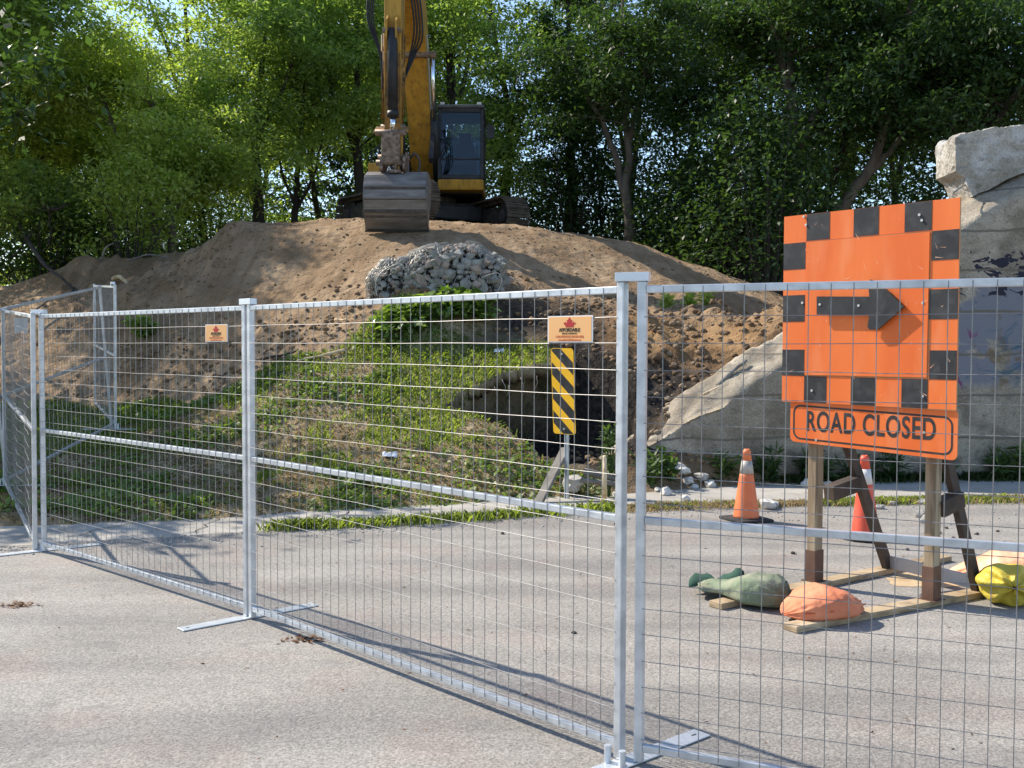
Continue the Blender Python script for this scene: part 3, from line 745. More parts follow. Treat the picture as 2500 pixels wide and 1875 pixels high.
# ================================================================ ROAD CLOSED SIGN
ORG = pmat('sign_orange', (.74, .135, .018), (.82, .18, .032), 4, .55, bump=.05, bscale=12, c3=(.86, .32, .14), s3=7, a3=.28, stretch=(1, 1, .25))
ORG_E = pmat('plywood_edge', (.55, .22, .08), (.42, .26, .13), 12, .8)
SBLK = pmat('sign_black_sheet', (.016, .015, .016), (.032, .030, .030), 8, .55, c3=(.12, .115, .11), s3=14, a3=.22)
WOOD = pmat('weathered_wood', (.27, .195, .120), (.47, .375, .255), 9, .85, bump=.5, bscale=22, c3=(.13, .09, .055), s3=26, a3=.75, stretch=(1, 1, .10))
PLANK = pmat('pale_plank', (.34, .245, .140), (.53, .41, .265), 6, .85, bump=.35, bscale=22, c3=(.17, .115, .065), s3=11, a3=.65, stretch=(.5, .5, 2.5))
RUST = pmat('brown_painted_steel', (.115, .060, .040), (.175, .095, .062), 9, .75, bump=.15, bscale=60)
DKWOOD = pmat('dark_stained_wood', (.050, .036, .028), (.095, .068, .050), 6, .85, bump=.2, bscale=30)
GREYW = pmat('grey_board', (.36, .34, .33), (.46, .43, .41), 6, .85, bump=.2, bscale=30)
SCREW = pmat('screw_head', (.55, .52, .48), rough=.4, metal=.7)
SL = np.array([1.885, 7.105])*.962; SR = np.array([2.69, 6.16])*.962           # left and right edge of the sign on plan
sdir = (SR-SL)/np.linalg.norm(SR-SL); snor = np.array([sdir[1], -sdir[0]])        # towards the camera
SW = float(np.linalg.norm(SR-SL)); Z0, Z1 = 1.236, 2.468
sign = thing('road_closed_sign', 'big orange sign with black checkered border and black arrow, reading ROAD CLOSED', 'road sign', (2.3, 6.55, 0.004))
spl = (2.3, 6.55, 0.004)
def sp(x, z, o=0.0): q = SL+sdir*x+snor*o; return (q[0], q[1], z)
def sprism(mb, poly, o0, o1, mi=0):
    mb.prism([sp(x, z) for x, z in poly], (*(snor*o0), 0), (*(snor*o1), 0), mi)
SH = Z1-Z0
q = MB(); sprism(q, [(0, Z0), (SW, Z0-.006), (SW, Z1), (0, Z1)], -.012, .0); q.build('sign_board', ORG_E, sign, pl=spl)
cw = SW/7; chh = SH/7
q1 = MB(); q2 = MB()
for i in range(7):
    for j in range(7):
        if 0 < i < 6 and 0 < j < 6: continue
        wob = lambda k: .004*math.sin(i*3.1+j*1.7+k)
        x0, x1 = i*cw+wob(0)*(i > 0), (i+1)*cw+wob(1)*(i < 6); z0, z1_ = Z0+j*chh+wob(2)*(j > 0), Z0+(j+1)*chh+wob(3)*(j < 6)
        blk_ = (i+j) % 2 == 1
        if i in (0, 6) and j in (0, 6): blk_ = False
        if not blk_: continue
        q2 = MB(); sprism(q2, [(x0+.0008, z0+.0008), (x1-.0008, z0+.0008), (x1-.0008, z1_-.0008), (x0+.0008, z1_-.0008)], .0, .0034); q2.build('black_square', SBLK, sign, pl=spl)
for (xa, za, xb, zb) in ((0, Z0, SW, Z0+chh), (0, Z1-chh, SW, Z1), (0, Z0+chh, cw, Z1-chh), (SW-cw, Z0+chh, SW, Z1-chh)):
    sprism(q1, [(xa, za), (xb, za), (xb, zb), (xa, zb)], .0, .0014)
q1.build('border_orange', ORG, sign, pl=spl)
q = MB(); sprism(q, [(cw+.006, Z0+chh+.006), (6*cw-.010, Z0+chh+.010), (6*cw-.006, Z1-chh-.008), (cw+.004, Z1-chh-.006)], .0, .008); q.build('centre_panel', ORG, sign, pl=spl)
# arrow on spacers
def sxz(us, vs):                # source pixel on the sign plane -> (x, z)
    d = ray(us/VS, vs/VS); n_ = snor; t = (SL @ n_)/(d[:2] @ n_); P = np.array([0, 0, CAM_H])+d*t
    return float((P[:2]-SL) @ sdir), float(P[2])
zp = lambda x, y: sxz(1800+x/2.304, 440+y/2.304)
AR = [zp(467, 655), zp(763, 656), zp(757, 596), zp(768, 560), zp(812, 572), zp(958, 712), zp(812, 838), zp(765, 842), zp(752, 825), zp(763, 757), zp(467, 757)]
q = MB(); sprism(q, AR, .030, .042); q.build('arrow', SBLK, sign, pl=spl)
for x, y in ((520, 705), (700, 707), (800, 705)): x_, z_ = zp(x, y); q = MB(); q.tube([sp(x_, z_, .007), sp(x_, z_, .032)], .012, 8); q.build('spacer', ORG_E, sign, pl=spl)
# lower plate
LX0, LX1 = sxz(1927, 1000)[0], SW+.004
LT0, LT1, LB0, LB1 = Z0+.02, Z0+.0, sxz(1925, 1077)[1], sxz(2340, 1126)[1]
def rrect(x0, x1, zb, zt, r, n=6):
    P = []
    for cx, cz, a0 in ((x1-r, zb+r, -90), (x1-r, zt-r, 0), (x0+r, zt-r, 90), (x0+r, zb+r, 180)):
        for k in range(n+1): a = R(a0+90*k/n); P.append((cx+r*math.cos(a), cz+r*math.sin(a)))
    return P
q = MB(); sprism(q, [(x, z+(x-LX0)/(LX1-LX0)*(LB1-LB0)*(1-(z-LB0)/(LT0-LB0)*.6)) for x, z in rrect(LX0, LX1, LB0, LT0, .035)], -.020, -.0135); q.build('lower_plate', ORG, sign, pl=spl)
ob = rrect(LX0+.022, LX1-.026, LB0-.0+.018, LT1-.016, .055); ib = rrect(LX0+.034, LX1-.038, LB0+.030, LT1-.028, .045)
def shear(P): return [(x, z+(x-LX0)/(LX1-LX0)*(LB1-LB0)*.8) for x, z in P]
ob = shear(ob); ib = shear(ib); n_ = len(ob)
q = MB(); vs_ = [sp(x, z, -.0127) for x, z in ob]+[sp(x, z, -.0127) for x, z in ib]
q.add(vs_, [(i, (i+1) % n_, n_+(i+1) % n_, n_+i) for i in range(n_)]); q.build('border_line', SBLK, sign, pl=spl)
Rm = Matrix((Vector((*sdir, 0)), Vector((0, 0, 1)), Vector((*snor, 0)))).transposed().to_4x4()
cxm = (LX0+LX1)/2-.004; czm = (LB0+LT0)/2-.006
tm = text_mesh('ROAD CLOSED', .185, SBLK, sign, Matrix.Translation(sp(cxm, czm, -.0126)) @ Rm, sx=.655, ext=.0005, spacing=1.10, bold=.0035)
tm.matrix_parent_inverse = Matrix.Translation(spl).inverted()
# scuffs: short pale scratches through the paint
SCF = pmat('scuffed_paint', (.88, .42, .22), (.90, .55, .36), 9, .7); rq = random.Random(8); q = MB()
for k in range(46):
    x0 = rq.uniform(.04, SW-.04); z0_ = rq.uniform(Z0+.04, Z1-.04); a_ = rq.gauss(1.2, .9); l_ = rq.uniform(.010, .055); w_ = rq.uniform(.0008, .0022)
    dx, dz_ = math.cos(a_)*l_, math.sin(a_)*l_; nx_, nz_ = -math.sin(a_)*w_, math.cos(a_)*w_; o_ = .0085 if cw < x0 < 6*cw and Z0+chh < z0_ < Z1-chh else .0038
    q.add([sp(x0-nx_, z0_-nz_, o_), sp(x0+dx, z0_+dz_, o_), sp(x0+nx_, z0_+nz_, o_)], [(0, 1, 2)])
tag(q.build('paint_scratches', SCF, sign, pl=spl), kind='stuff')
# screws
for x, y in ((378, 205), (390, 252), (1028, 195), (1042, 226), (370, 690), (485, 700), (703, 706), (423, 1183), (1047, 1215), (437, 1462), (1044, 1420), (1048, 690)):
    x_, z_ = zp(x, y); o_ = .045 if 470 < x < 760 and 650 < y < 760 else .011
    if y > 1300: o_ = -.010
    q = MB(); q.tube([sp(x_, z_, o_-.014), sp(x_, z_, o_)], .0085, 8); q.build('screw_head', SCREW, sign, pl=spl)
# timber stand
up0 = np.array([2.02, 6.745]); up1 = np.array([2.600, 6.255])
off = -snor*.062
for p, zt_ in ((up0, 2.45), (up1, 2.45)):
    b = p
    for_ = MB(); for_.beam((p[0], p[1], .045), (b[0], b[1], zt_), .062, .088, up=(*snor, 0)); for_.build('upright', WOOD, sign, pl=spl, bevel=.003)
    sk = MB(); a3 = Vector((p[0], p[1], .042)); d3 = (Vector((b[0], b[1], zt_))-a3).normalized()
    sk.beam(a3, a3+d3*.21, .074, .102, up=(*snor, 0)); sk.box((p[0], p[1], .044), (.12, .12, .006), Matrix.Rotation(R(35), 3, 'Z')); sk.build('post_socket', RUST, sign, pl=spl)
def plank(a, b, nm, mat=PLANK, w=.105, h=.038, z=.025):
    q = MB(); q.beam((a[0], a[1], z), (b[0], b[1], z), w, h); return q.build(nm, mat, sign, pl=spl, bevel=.003)
plank((1.245, 6.165), (3.26, 7.60), 'foot_plank'); plank((1.565, 5.665), (3.60, 6.85), 'foot_plank')
for f, p, hz in (((2.66, 7.15), up0, 1.50), ((2.995, 6.50), up1, 1.15)):
    q = MB(); q.beam((f[0], f[1], .05), (p[0]+.03, p[1]+.02, hz), .040, .088, up=(*snor, .3)); q.build('brace', DKWOOD, sign, pl=spl, bevel=.003)
    m_ = (np.array(f)*.52+p*.48); q = MB(); e = np.array([.34, -.08])
    zz = .62 if hz > 1.3 else .60
    q.beam((p[0]*.7+f[0]*.3-.08, p[1]*.7+f[1]*.3-.05, zz), (p[0]*.45+f[0]*.55, p[1]*.45+f[1]*.55, zz+.05), .09, .10); q.build('brace_block', DKWOOD, sign, pl=spl, bevel=.004)
q = MB(); q.beam((2.67, 7.16, .088), (2.985, 6.52, .088), .022, .085); q.build('tie_board', GREYW, sign, pl=spl, bevel=.002)

# ================================================================ HAZARD MARKER
YEL = pmat('marker_yellow', (.95, .48, .012), (.97, .54, .02), 8, .45, bump=.04, bscale=300, stretch=(1, 1, 4)); 
mk = thing('hazard_marker', 'yellow and black diagonally striped hazard marker on a steel post by the pit', 'road sign', (.59, 10.66, 0))
mkl = (.59, 10.66, 0)
MY = 10.66
mzt = at(1375/VS, 850/VS, MY)[2]; mzb = at(1375/VS, 1060/VS, MY)[2]; mx = at(1375.5/VS, 955/VS, MY)[0]
mw = .305; MA = R(-43); mdx, mdy = math.cos(MA), math.sin(MA); mnx, mny = mdy, -mdx      # the plate is turned towards the left
def mrr(x0, x1, zb, zt, r): return rrect(x0, x1, zb, zt, r, 5)
lean = lambda z: (mzb-z)*.036
def mp_(x, z, o=0.0): return (mx+lean(z-.4)+x*mdx+mnx*o, MY+x*mdy+mny*o, z)
def mprism(q, P, o0, o1): q.prism([mp_(x, z) for x, z in P], (mnx*o0, mny*o0, 0), (mnx*o1, mny*o1, 0))
q = MB(); mprism(q, mrr(-mw/2, mw/2, mzb, mzt, .035), -.002, .002); q.build('plate', YEL, mk, pl=mkl)
def clip(poly, f):
    o = []
    for i in range(len(poly)):
        a = poly[i]; b = poly[(i+1) % len(poly)]; fa, fb = f(a), f(b)
        if fa >= 0: o.append(a)
        if fa*fb < 0: t = fa/(fa-fb); o.append((a[0]+(b[0]-a[0])*t, a[1]+(b[1]-a[1])*t))
    return o
inner = mrr(-mw/2+.008, mw/2-.008, mzb+.006, mzt-.006, .030)
st = (mzt-mzb)/3.55
for k in range(-1, 6):
    zc = mzt-.087-k*st
    band = clip(clip(inner, lambda p: (p[1]+.885*p[0])-(zc-.066)), lambda p: (zc+.066)-(p[1]+.885*p[0]))
    if len(band) > 2: q = MB(); mprism(q, band, .0022, .0032); q.build('black_stripe', SBLK, mk, pl=mkl)
q = MB(); Mz = Matrix.Rotation(MA, 3, 'Z')
for s in (-1, 1): q.box(mp_(s*.016, .35, -.016), (.010, .026, 1.1), Mz)
q.box(mp_(0, .35, -.030), (.042, .005, 1.1), Mz); q.build('post', PLATE, mk, pl=mkl)
for z in (mzt-.06, mzb+.055): q = MB(); q.tube([mp_(0, z, .001), mp_(0, z, .009)], .011, 8); q.build('bolt', SCREW, mk, pl=mkl)

# ================================================================ CONES
CON1 = pmat('cone_orange', (.74, .185, .065), (.82, .235, .095), 4, .5, c3=(.55, .16, .08), s3=12, a3=.3); CON2 = pmat('cone_red_orange', (.72, .095, .050), (.80, .13, .075), 4, .45)
REFL = pmat('old_reflective_sleeve', (.36, .34, .30), (.52, .49, .44), 14, .5, c3=(.25, .23, .2), s3=20, a3=.6); REFW = pmat('white_sleeve', (.70, .68, .66), rough=.5)
RUBB = pmat('black_rubber', (.020, .020, .022), (.050, .048, .046), 8, .8, bump=.1, bscale=40)
def cone(loc, h, r0, r1, m, rm, label, base, lean=0, rot=0):
    t = thing('traffic_cone', label, 'traffic cone', (loc[0], loc[1], 0.004), (0, lean, rot), 'traffic cones behind the fence')
    rr = lambda z: r0+(r1-r0)*z/h
    zz = [.03, .05, h*.15, h*.3, h*.5, h*.62]
    q = MB(); q.lathe([(rr(z), z) for z in zz]+[(rr(h*.66), h*.66)], n=28); q.build('body', m, t, smooth=True)
    q = MB(); q.lathe([(rr(h*.66)+.002, h*.66), (rr(h*.84)+.002, h*.84)], n=28); q.build('reflective_band', rm, t, smooth=True)
    q = MB(); q.lathe([(rr(h*.84), h*.84), (rr(h*.95), h*.95), (r1+.006, h*.955), (r1+.006, h*.975), (r1, h*.98), (r1-.004, h), (r1-.016, h), (r1-.016, h*.97)], n=28); q.build('tip', m, t, smooth=True)
    q = MB()
    if base == 'round':
        q.lathe([(.185, .0), (.205, .008), (.205, .030), (.190, .040), (rr(.03)+.01, .042), (rr(.03), .045)], n=10)
    else:
        q.box((0, 0, .014), (.36, .36, .026)); q.lathe([(rr(0)+.02, .02), (rr(0)+.012, .036)], n=28)
    q.build('base', RUBB, t, bevel=.006); return t
cone((2.16, 9.33), .66, .125, .030, CON1, REFL, 'orange traffic cone with dull silver band, left of the sign stand', 'square', 0, R(20))
cone((2.95, 8.44), .70, .120, .030, CON2, REFW, 'red traffic cone with white band, behind the sign stand', 'round', R(-1.5), R(8))

# ================================================================ SANDBAGS
def bag_loft(name, stations, axis_a, axis_b, mat, parent, pl, z0, n=40, folds=(18, .006), seed=0):
    """stations: (t, half width, height, lift)"""
    a = np.array(axis_a); b = np.array(axis_b); d = (b-a)/np.linalg.norm(b-a); s_ = np.array([-d[1], d[0]])
    T = np.array(stations); ts = np.linspace(0, 1, 44); V = []; F = []
    L = np.linalg.norm(b-a)
    for t in ts:
        w = np.interp(t, T[:, 0], T[:, 1]); h = np.interp(t, T[:, 0], T[:, 2]); l = np.interp(t, T[:, 0], T[:, 3])
        for k in range(n):
            an = 2*math.pi*k/n; cx = math.cos(an); cz = math.sin(an)
            e = .8
            px = w*math.copysign(abs(cx)**e, cx); pz = h*(.5+.5*math.copysign(abs(cz)**e, cz)) if cz > 0 else h*.5*(1-abs(cz)**.45)
            endf = max(0, 1-min(t, 1-t)/.28)
            fo = 1+folds[1]/max(w, .03)*(endf*1.6+.15)*math.sin(an*folds[0]+seed)+.07*mnoise.noise(Vector((t*4+seed, math.cos(an)*1.4, math.sin(an)*1.4)))+.035*mnoise.noise(Vector((t*5+seed, math.cos(an)*5, math.sin(an)*5)))-.10*max(0, .16-abs(mnoise.noise(Vector((t*7+seed*3, math.cos(an)*2.2, math.sin(an)*2.2)))))/.16*(.35+endf)
            q = a+d*L*t+s_*px*fo
            V.append((q[0], q[1], z0+l+pz*fo))
    m = len(ts)
    for i in range(m-1):
        for k in range(n): F.append((i*n+k, i*n+(k+1) % n, (i+1)*n+(k+1) % n, (i+1)*n+k))
    return np_mesh(name, np.array(V), np.array(F), mat, parent, True, pl)
GRN = pmat('faded_green_cloth', (.145, .185, .115), (.235, .275, .180), 7, .9, bump=.8, bscale=11, dist=.03, c3=(.34, .32, .24), s3=4, a3=.75)
DGR = pmat('dark_green_cloth', (.018, .060, .040), (.035, .095, .065), 12, .85, bump=.3, bscale=200)
SAL = pmat('salmon_cloth', (.60, .185, .090), (.74, .28, .15), 6, .85, bump=.75, bscale=10, dist=.03, c3=(.42, .17, .095), s3=4, a3=.7)
YLB = pmat('yellow_bag_plastic', (.52, .39, .030), (.68, .54, .075), 6, .48, bump=.9, bscale=13, c3=(.42, .25, .04), s3=5, a3=.8, dist=.03)
PEA = pmat('torn_peach_plastic', (.76, .36, .21), (.84, .48, .30), 5, .5, bump=.5, bscale=14, dist=.02)
pl_ = (1.45, 6.35, 0)
t = thing('green_sandbag', 'faded green sandbag with dark open mouth, lying over the end of a timber plank', 'sandbag', pl_, group='sandbags round the sign stand')
bag_loft('filled_sack', [(0, .012, .02, .03), (.05, .09, .05, .03), (.12, .115, .055, .035), (.3, .115, .07, .035), (.42, .14, .12, .02), (.6, .185, .185, .0), (.78, .175, .175, -.0), (.9, .11, .14, .0), (.97, .035, .06, .01), (1, .012, .03, .012)], (1.205, 6.50), (1.70, 6.13), GRN, t, pl_, .018, folds=(15, .012))
q = MB(); q.tube([(1.64, 6.18, .10), (1.70, 6.12, .065), (1.735, 6.085, .035), (1.75, 6.06, .012)], [.012, .014, .020, .012], 9); q.build('tied_end', DGR, t, True, pl=pl_)
fl = MB()
for k in range(14):
    a0 = k/13; x = 1.165+.33*a0; y = 6.585-.075*a0
    w_ = .02*math.sin(a0*9)+.010*math.sin(a0*23)
    fl.v += [(x-.02, y-.055, .050+.05*a0), (x-.01, y-.01, .085+.045*a0+w_*.4), (x+.01, y+.030+w_*.3, .095+.055*a0+w_), (x+.03, y+.075, .050+.03*a0+w_*.5)]
    if k:
        o = 4*k
        for r_ in (0, 1, 2): fl.f.append((o-4+r_, o+r_, o+r_+1, o-3+r_)); fl.m.append(0)
fo_ = fl.build('open_mouth', DGR, t, True, pl=pl_); sm = fo_.modifiers.new('thick', 'SOLIDIFY'); sm.thickness = .006
pl_ = (1.82, 5.9, 0)
t = thing('salmon_sandbag', 'plump salmon pink sandbag on the near timber plank of the sign stand', 'sandbag', pl_, group='sandbags round the sign stand')
bag_loft('filled_sack', [(0, .008, .012, .03), (.03, .05, .03, .025), (.12, .12, .085, .012), (.3, .165, .155, .0), (.5, .175, .185, .0), (.68, .17, .175, .0), (.83, .15, .135, .01), (.93, .115, .085, .03), (.99, .085, .05, .045), (1, .03, .03, .05)], (1.57, 5.84), (2.04, 5.975), SAL, t, pl_, .022, folds=(11, .006), seed=2)
q = MB(); q.tube([(1.575, 5.825, .055), (1.68, 5.735, .085), (1.82, 5.735, .098), (1.97, 5.80, .108), (2.07, 5.90, .10)], .004, 6); q.build('stitched_seam', pmat('seam_thread', (.55, .12, .05), rough=.8), t, True, pl=pl_)
q = MB(); q.tube([(2.07, 5.96, .10), (2.11, 5.96, .105), (2.125, 5.975, .10)], .004, 5); q.build('white_tie', WHT, t, pl=pl_)
pl_ = (3.1, 6.35, 0)
t = thing('yellow_sandbag', 'shiny yellow plastic sandbag with gathered knot, at the right edge by the planks', 'sandbag', pl_, group='sandbags round the sign stand')
V = []; F = []; nr, na = 16, 60
ctr = np.array([3.07, 6.20, .138]); ax = np.array([-.30, -.93, .12]); ax /= np.linalg.norm(ax); e1 = np.cross(ax, [0, 0, 1]); e1 /= np.linalg.norm(e1); e2 = np.cross(e1, ax)
for i in range(nr):
    s_ = i/(nr-1)
    if s_ < .55: rr_ = (.012+.170*(s_/.55)**.8); dp = .03-.10*(s_/.55)**2+.06*math.exp(-(s_*9)**2)
    else: k_ = (s_-.55)/.45; rr_ = .182*math.cos(k_*1.35)+.02*0; dp = -.07-.40*math.sin(k_*1.45)
    for k in range(na):
        a = 2*math.pi*k/na; fo = 1+(.05*math.sin(a*7+.6)+.03*math.sin(a*11)+.05*math.sin(a*3))*max(0, 1-abs(s_-.45)/.5)*.9
        P = ctr+e1*rr_*math.cos(a)*fo*1.02+e2*rr_*math.sin(a)*fo*.74+ax*(dp+.022*math.sin(a*7+1.3)*(1-abs(s_-.3)))
        P[2] = max(P[2], .012+.004*math.sin(a*5)); V.append(P)
for i in range(nr-1):
    for k in range(na): F.append((i*na+k, i*na+(k+1) % na, (i+1)*na+(k+1) % na, (i+1)*na+k))
np_mesh('bag_skin', np.array(V), np.array(F), YLB, t, True, pl_)
q = MB(); q.tube([ctr+ax*-.0, ctr+ax*.05, ctr+ax*.085+np.array([.01, 0, -.02])], [.018, .010, .016], 8); q.build('knot', pmat('knot_brown', (.20, .09, .02), rough=.7), t, True, pl=pl_)
pl_ = (3.3, 6.8, 0)
t = thing('torn_sandbag', 'torn peach plastic sandbag spilling sand behind the yellow bag', 'sandbag', pl_, group='sandbags round the sign stand')
bag_loft('filled_sack', [(0, .03, .03, .0), (.06, .08, .07, .0), (.2, .15, .14, .0), (.45, .21, .24, .0), (.7, .21, .25, .0), (.9, .14, .17, .0), (1, .03, .06, .01)], (2.98, 6.93), (3.62, 6.62), PEA, t, pl_, .006, folds=(13, .016), seed=4)
SAND = pmat('spilled_sand', (.42, .30, .17), (.55, .42, .26), 8, .95, bump=.3, bscale=90)
sv = MB()
for cx, cy, rx_, ry_, hh in ((2.90, 6.95, .33, .24, .012), (3.0, 7.0, .16, .10, .05)):
    n0 = len(sv.v); sv.v.append((cx, cy, hh+.006)); 
    for r_ in (.35, .7, 1.0):
        for k in range(28):
            a = 2*math.pi*k/28; w = 1+.18*math.sin(a*3+cx)+.1*math.sin(a*7); sv.v.append((cx+rx_*r_*w*math.cos(a), cy+ry_*r_*w*math.sin(a), .0062+hh*(1-r_)**1.3))
    for k in range(28):
        sv.f.append((n0, n0+1+k, n0+1+(k+1) % 28)); sv.m.append(0)
        for j in (0, 1): sv.f.append((n0+1+j*28+k, n0+1+j*28+(k+1) % 28, n0+1+(j+1)*28+(k+1) % 28, n0+1+(j+1)*28+k)); sv.m.append(0)
tag(sv.build('spilled_sand', SAND, smooth=True), kind='structure')

# ================================================================ EXCAVATOR
CYE = pmat('machine_yellow', (.40, .215, .026), (.52, .285, .036), 3, .6, c3=(.15, .075, .025), s3=7, a3=.5, bump=.04, bscale=20, stretch=(2.0, 2.0, .35))
CYD = pmat('greasy_yellow', (.16, .075, .018), (.34, .165, .028), 5, .6, c3=(.05, .032, .018), s3=9, a3=.8)
BLKS = pmat('machine_black', (.012, .012, .014), (.026, .026, .028), 6, .55)
DKST = pmat('dark_steel', (.040, .036, .033), (.085, .075, .066), 8, .65, .2, bump=.15, bscale=40)
SHOE = pmat('dusty_track_steel', (.085, .068, .052), (.155, .125, .098), 7, .85, .1, bump=.2, bscale=50)
BKT = pmat('worn_bucket_steel', (.145, .125, .106), (.235, .210, .186), 4, .55, .35, bump=.12, bscale=25, c3=(.30, .285, .27), s3=6, a3=.5, stretch=(.5, 1, 3))
BKD = pmat('dark_wear_plate', (.055, .040, .032), (.10, .078, .062), 9, .65, .3)
PINM = pmat('rusty_pins', (.16, .10, .065), (.30, .23, .17), 12, .6, .3, c3=(.05, .035, .028), s3=20, a3=.7)
CHR = pmat('chrome_rod', (.75, .76, .78), rough=.12, metal=1.0)
HOSE = pmat('rubber_hose', (.010, .010, .011), rough=.5)
WTS = pmat('white_stripe', (.46, .44, .40), (.56, .54, .50), 6, .6)
def glassmat():
    m = bpy.data.materials.new('tinted_glass'); m.use_nodes = True; n = m.node_tree.nodes; l = m.node_tree.links
    n.remove(n['Principled BSDF'])
    g = n.new('ShaderNodeBsdfGlossy'); g.inputs['Roughness'].default_value = .03; g.inputs[0].default_value = (.75, .82, .9, 1)
    t = n.new('ShaderNodeBsdfTransparent'); t.inputs[0].default_value = (.42, .50, .56, 1)
    fr = n.new('ShaderNodeFresnel'); fr.inputs['IOR'].default_value = 1.62
    x = n.new('ShaderNodeMixShader'); l.new(fr.outputs[0], x.inputs[0]); l.new(t.outputs[0], x.inputs[1]); l.new(g.outputs[0], x.inputs[2])
    l.new(x.outputs[0], n['Material Output'].inputs[0]); return m
GLS = glassmat()
EX = Vector((-2.0, 24.4, 4.12))
ex = thing('excavator', 'yellow tracked excavator on top of the dirt mound, with its bucket resting on the crest', 'excavator', EX)
UA = R(33)
UR = Matrix.Rotation(UA, 3, 'Z')            # undercarriage is turned to the right of the house
def U(x, y, z): p = UR @ Vector((x, y, 0)); return (p.x, p.y, z)
# tracks
def track(side):
    cx = side*1.17
    t = thing('track', None, None); t.parent = ex; t.location.z = .20 if side < 0 else 0
    half, rad = 1.72, .40; zc = .47
    loop = []
    per = 2*(2*half)+2*math.pi*rad; N = 46
    for k in range(N):
        s = per*k/N
        if s < 2*half: p = (-half+s, zc+rad-.03*math.sin(s/(2*half)*math.pi), 0.0)
        elif s < 2*half+math.pi*rad: a = (s-2*half)/rad; p = (half+rad*math.sin(a), zc+rad*math.cos(a), -a)
        elif s < 4*half+math.pi*rad: p = (half-(s-2*half-math.pi*rad), zc-rad, math.pi)
        else: a = (s-4*half-math.pi*rad)/rad; p = (-half-rad*math.sin(a), zc-rad*math.cos(a), math.pi-a)
        loop.append(p)
    q = MB(); sl = per/N*.93
    for (y, z, a) in loop:
        M = UR @ Matrix.Rotation(a, 3, 'X')
        c = Vector(U(cx, y, z))
        q.box(c, (.60, sl, .022), M)
        for dy in (-.38, 0, .38):
            q.box(c+M @ Vector((0, dy*sl, .024)), (.60, .014, .034), M)
        for dx in (-.11, .11): q.box(c+M @ Vector((dx, 0, -.045)), (.05, sl*.8, .07), M)
    q.build('track_shoes', SHOE, t)
    q = MB()
    q.box(U(cx, 0, .47), (.34, 3.0, .34), UR); q.box(U(cx, 0, .66), (.26, 2.4, .10), UR); q.build('track_frame', DKST, t)
    for y, nm, rr in ((-half, 'idler_wheel', .36), (half, 'drive_sprocket', .37)):
        q = MB(); RX = UR @ Matrix.Rotation(math.pi/2, 3, 'Y')
        q.lathe([(.10, -.24), (.16, -.22), (.17, -.14), (rr-.06, -.12), (rr, -.09), (rr, .09), (rr-.06, .12), (.17, .14), (.16, .22), (.10, .24)], U(cx, y, zc), 28, R3=RX); q.build(nm, DKST, t)
    for k in range(6):
        q = MB(); q.lathe([(.06, -.2), (.10, -.18), (.10, .18), (.06, .2)], U(cx, -1.3+k*.52, .22), 14, R3=RX); q.build('track_roller', DKST, t)
    for y in (-.6, .6):
        q = MB(); q.lathe([(.05, -.1), (.08, -.1), (.08, .1), (.05, .1)], U(cx, y, .76), 12, R3=RX); q.build('carrier_roller', DKST, t)
track(-1); track(1)
q = MB(); q.box(U(0, 0, .62), (1.75, 1.5, .42), UR); q.box(U(0, -.75, .58), (1.9, .30, .34), UR); q.box(U(0, .75, .58), (1.9, .30, .34), UR); q.build('car_body', BLKS, ex, bevel=.03)
q = MB(); q.lathe([(.62, .80), (.66, .82), (.66, .96), (.6, 1.0)], (0, 0, 0), 32); q.build('slew_ring', DKST, ex)
# house
q = MB(); q.box((0, .75, 1.04), (2.55, 3.3, .16)); q.box((-.08, -.75, 1.06), (.9, .9, .22)); q.build('deck', BLKS, ex, bevel=.02)
q = MB(); q.box((.15, 1.75, 1.62), (2.3, 1.5, .98)); q.build('engine_hood', CYE, ex, bevel=.08)
q = MB(); q.box((0, 2.75, 1.5), (2.5, .6, 1.0)); q.build('counterweight', CYE, ex, bevel=.12)
q = MB(); q.box((-.88, -.25, 1.34), (.86, 1.5, .62)); tb = q.build('tool_box', CYE, ex, bevel=.03)
q = MB(); q.box((-.83, -1.003, 1.50), (.42, .008, .24)); q.build('badge', BLKS, tb)
text_mesh('CAT', .21, WHT, tb, Matrix.Translation((-.83, -1.009, 1.50)) @ Matrix.Rotation(math.pi/2, 4, 'X'), ext=.002)
q = MB(); q.prism([(-1.18, .6, 1.6), (-.72, .6, 1.6), (-.72, .6, 2.15), (-.86, .6, 2.24), (-1.05, .6, 2.22), (-1.18, .6, 2.08)], (0, 0, 0), (0, .7, 0)); q.build('air_cleaner_cover', CYE, ex, bevel=.03)
q = MB(); q.box((-.98, .45, 1.75), (.40, .25, .45)); q.build('side_cover', pmat('pale_grey_panel', (.34, .36, .40), rough=.6), ex, bevel=.02)
q = MB()
q.tube([(-1.22, -.9, 1.62), (-1.24, -.85, 1.9), (-1.05, .2, 2.42), (-.98, .5, 2.62), (-.92, 1.0, 2.62)], .018, 8); q.tube([(-1.18, -.2, 1.62), (-1.16, -.1, 2.2)], .018, 8); q.build('handrail', BLKS, ex, smooth=True)
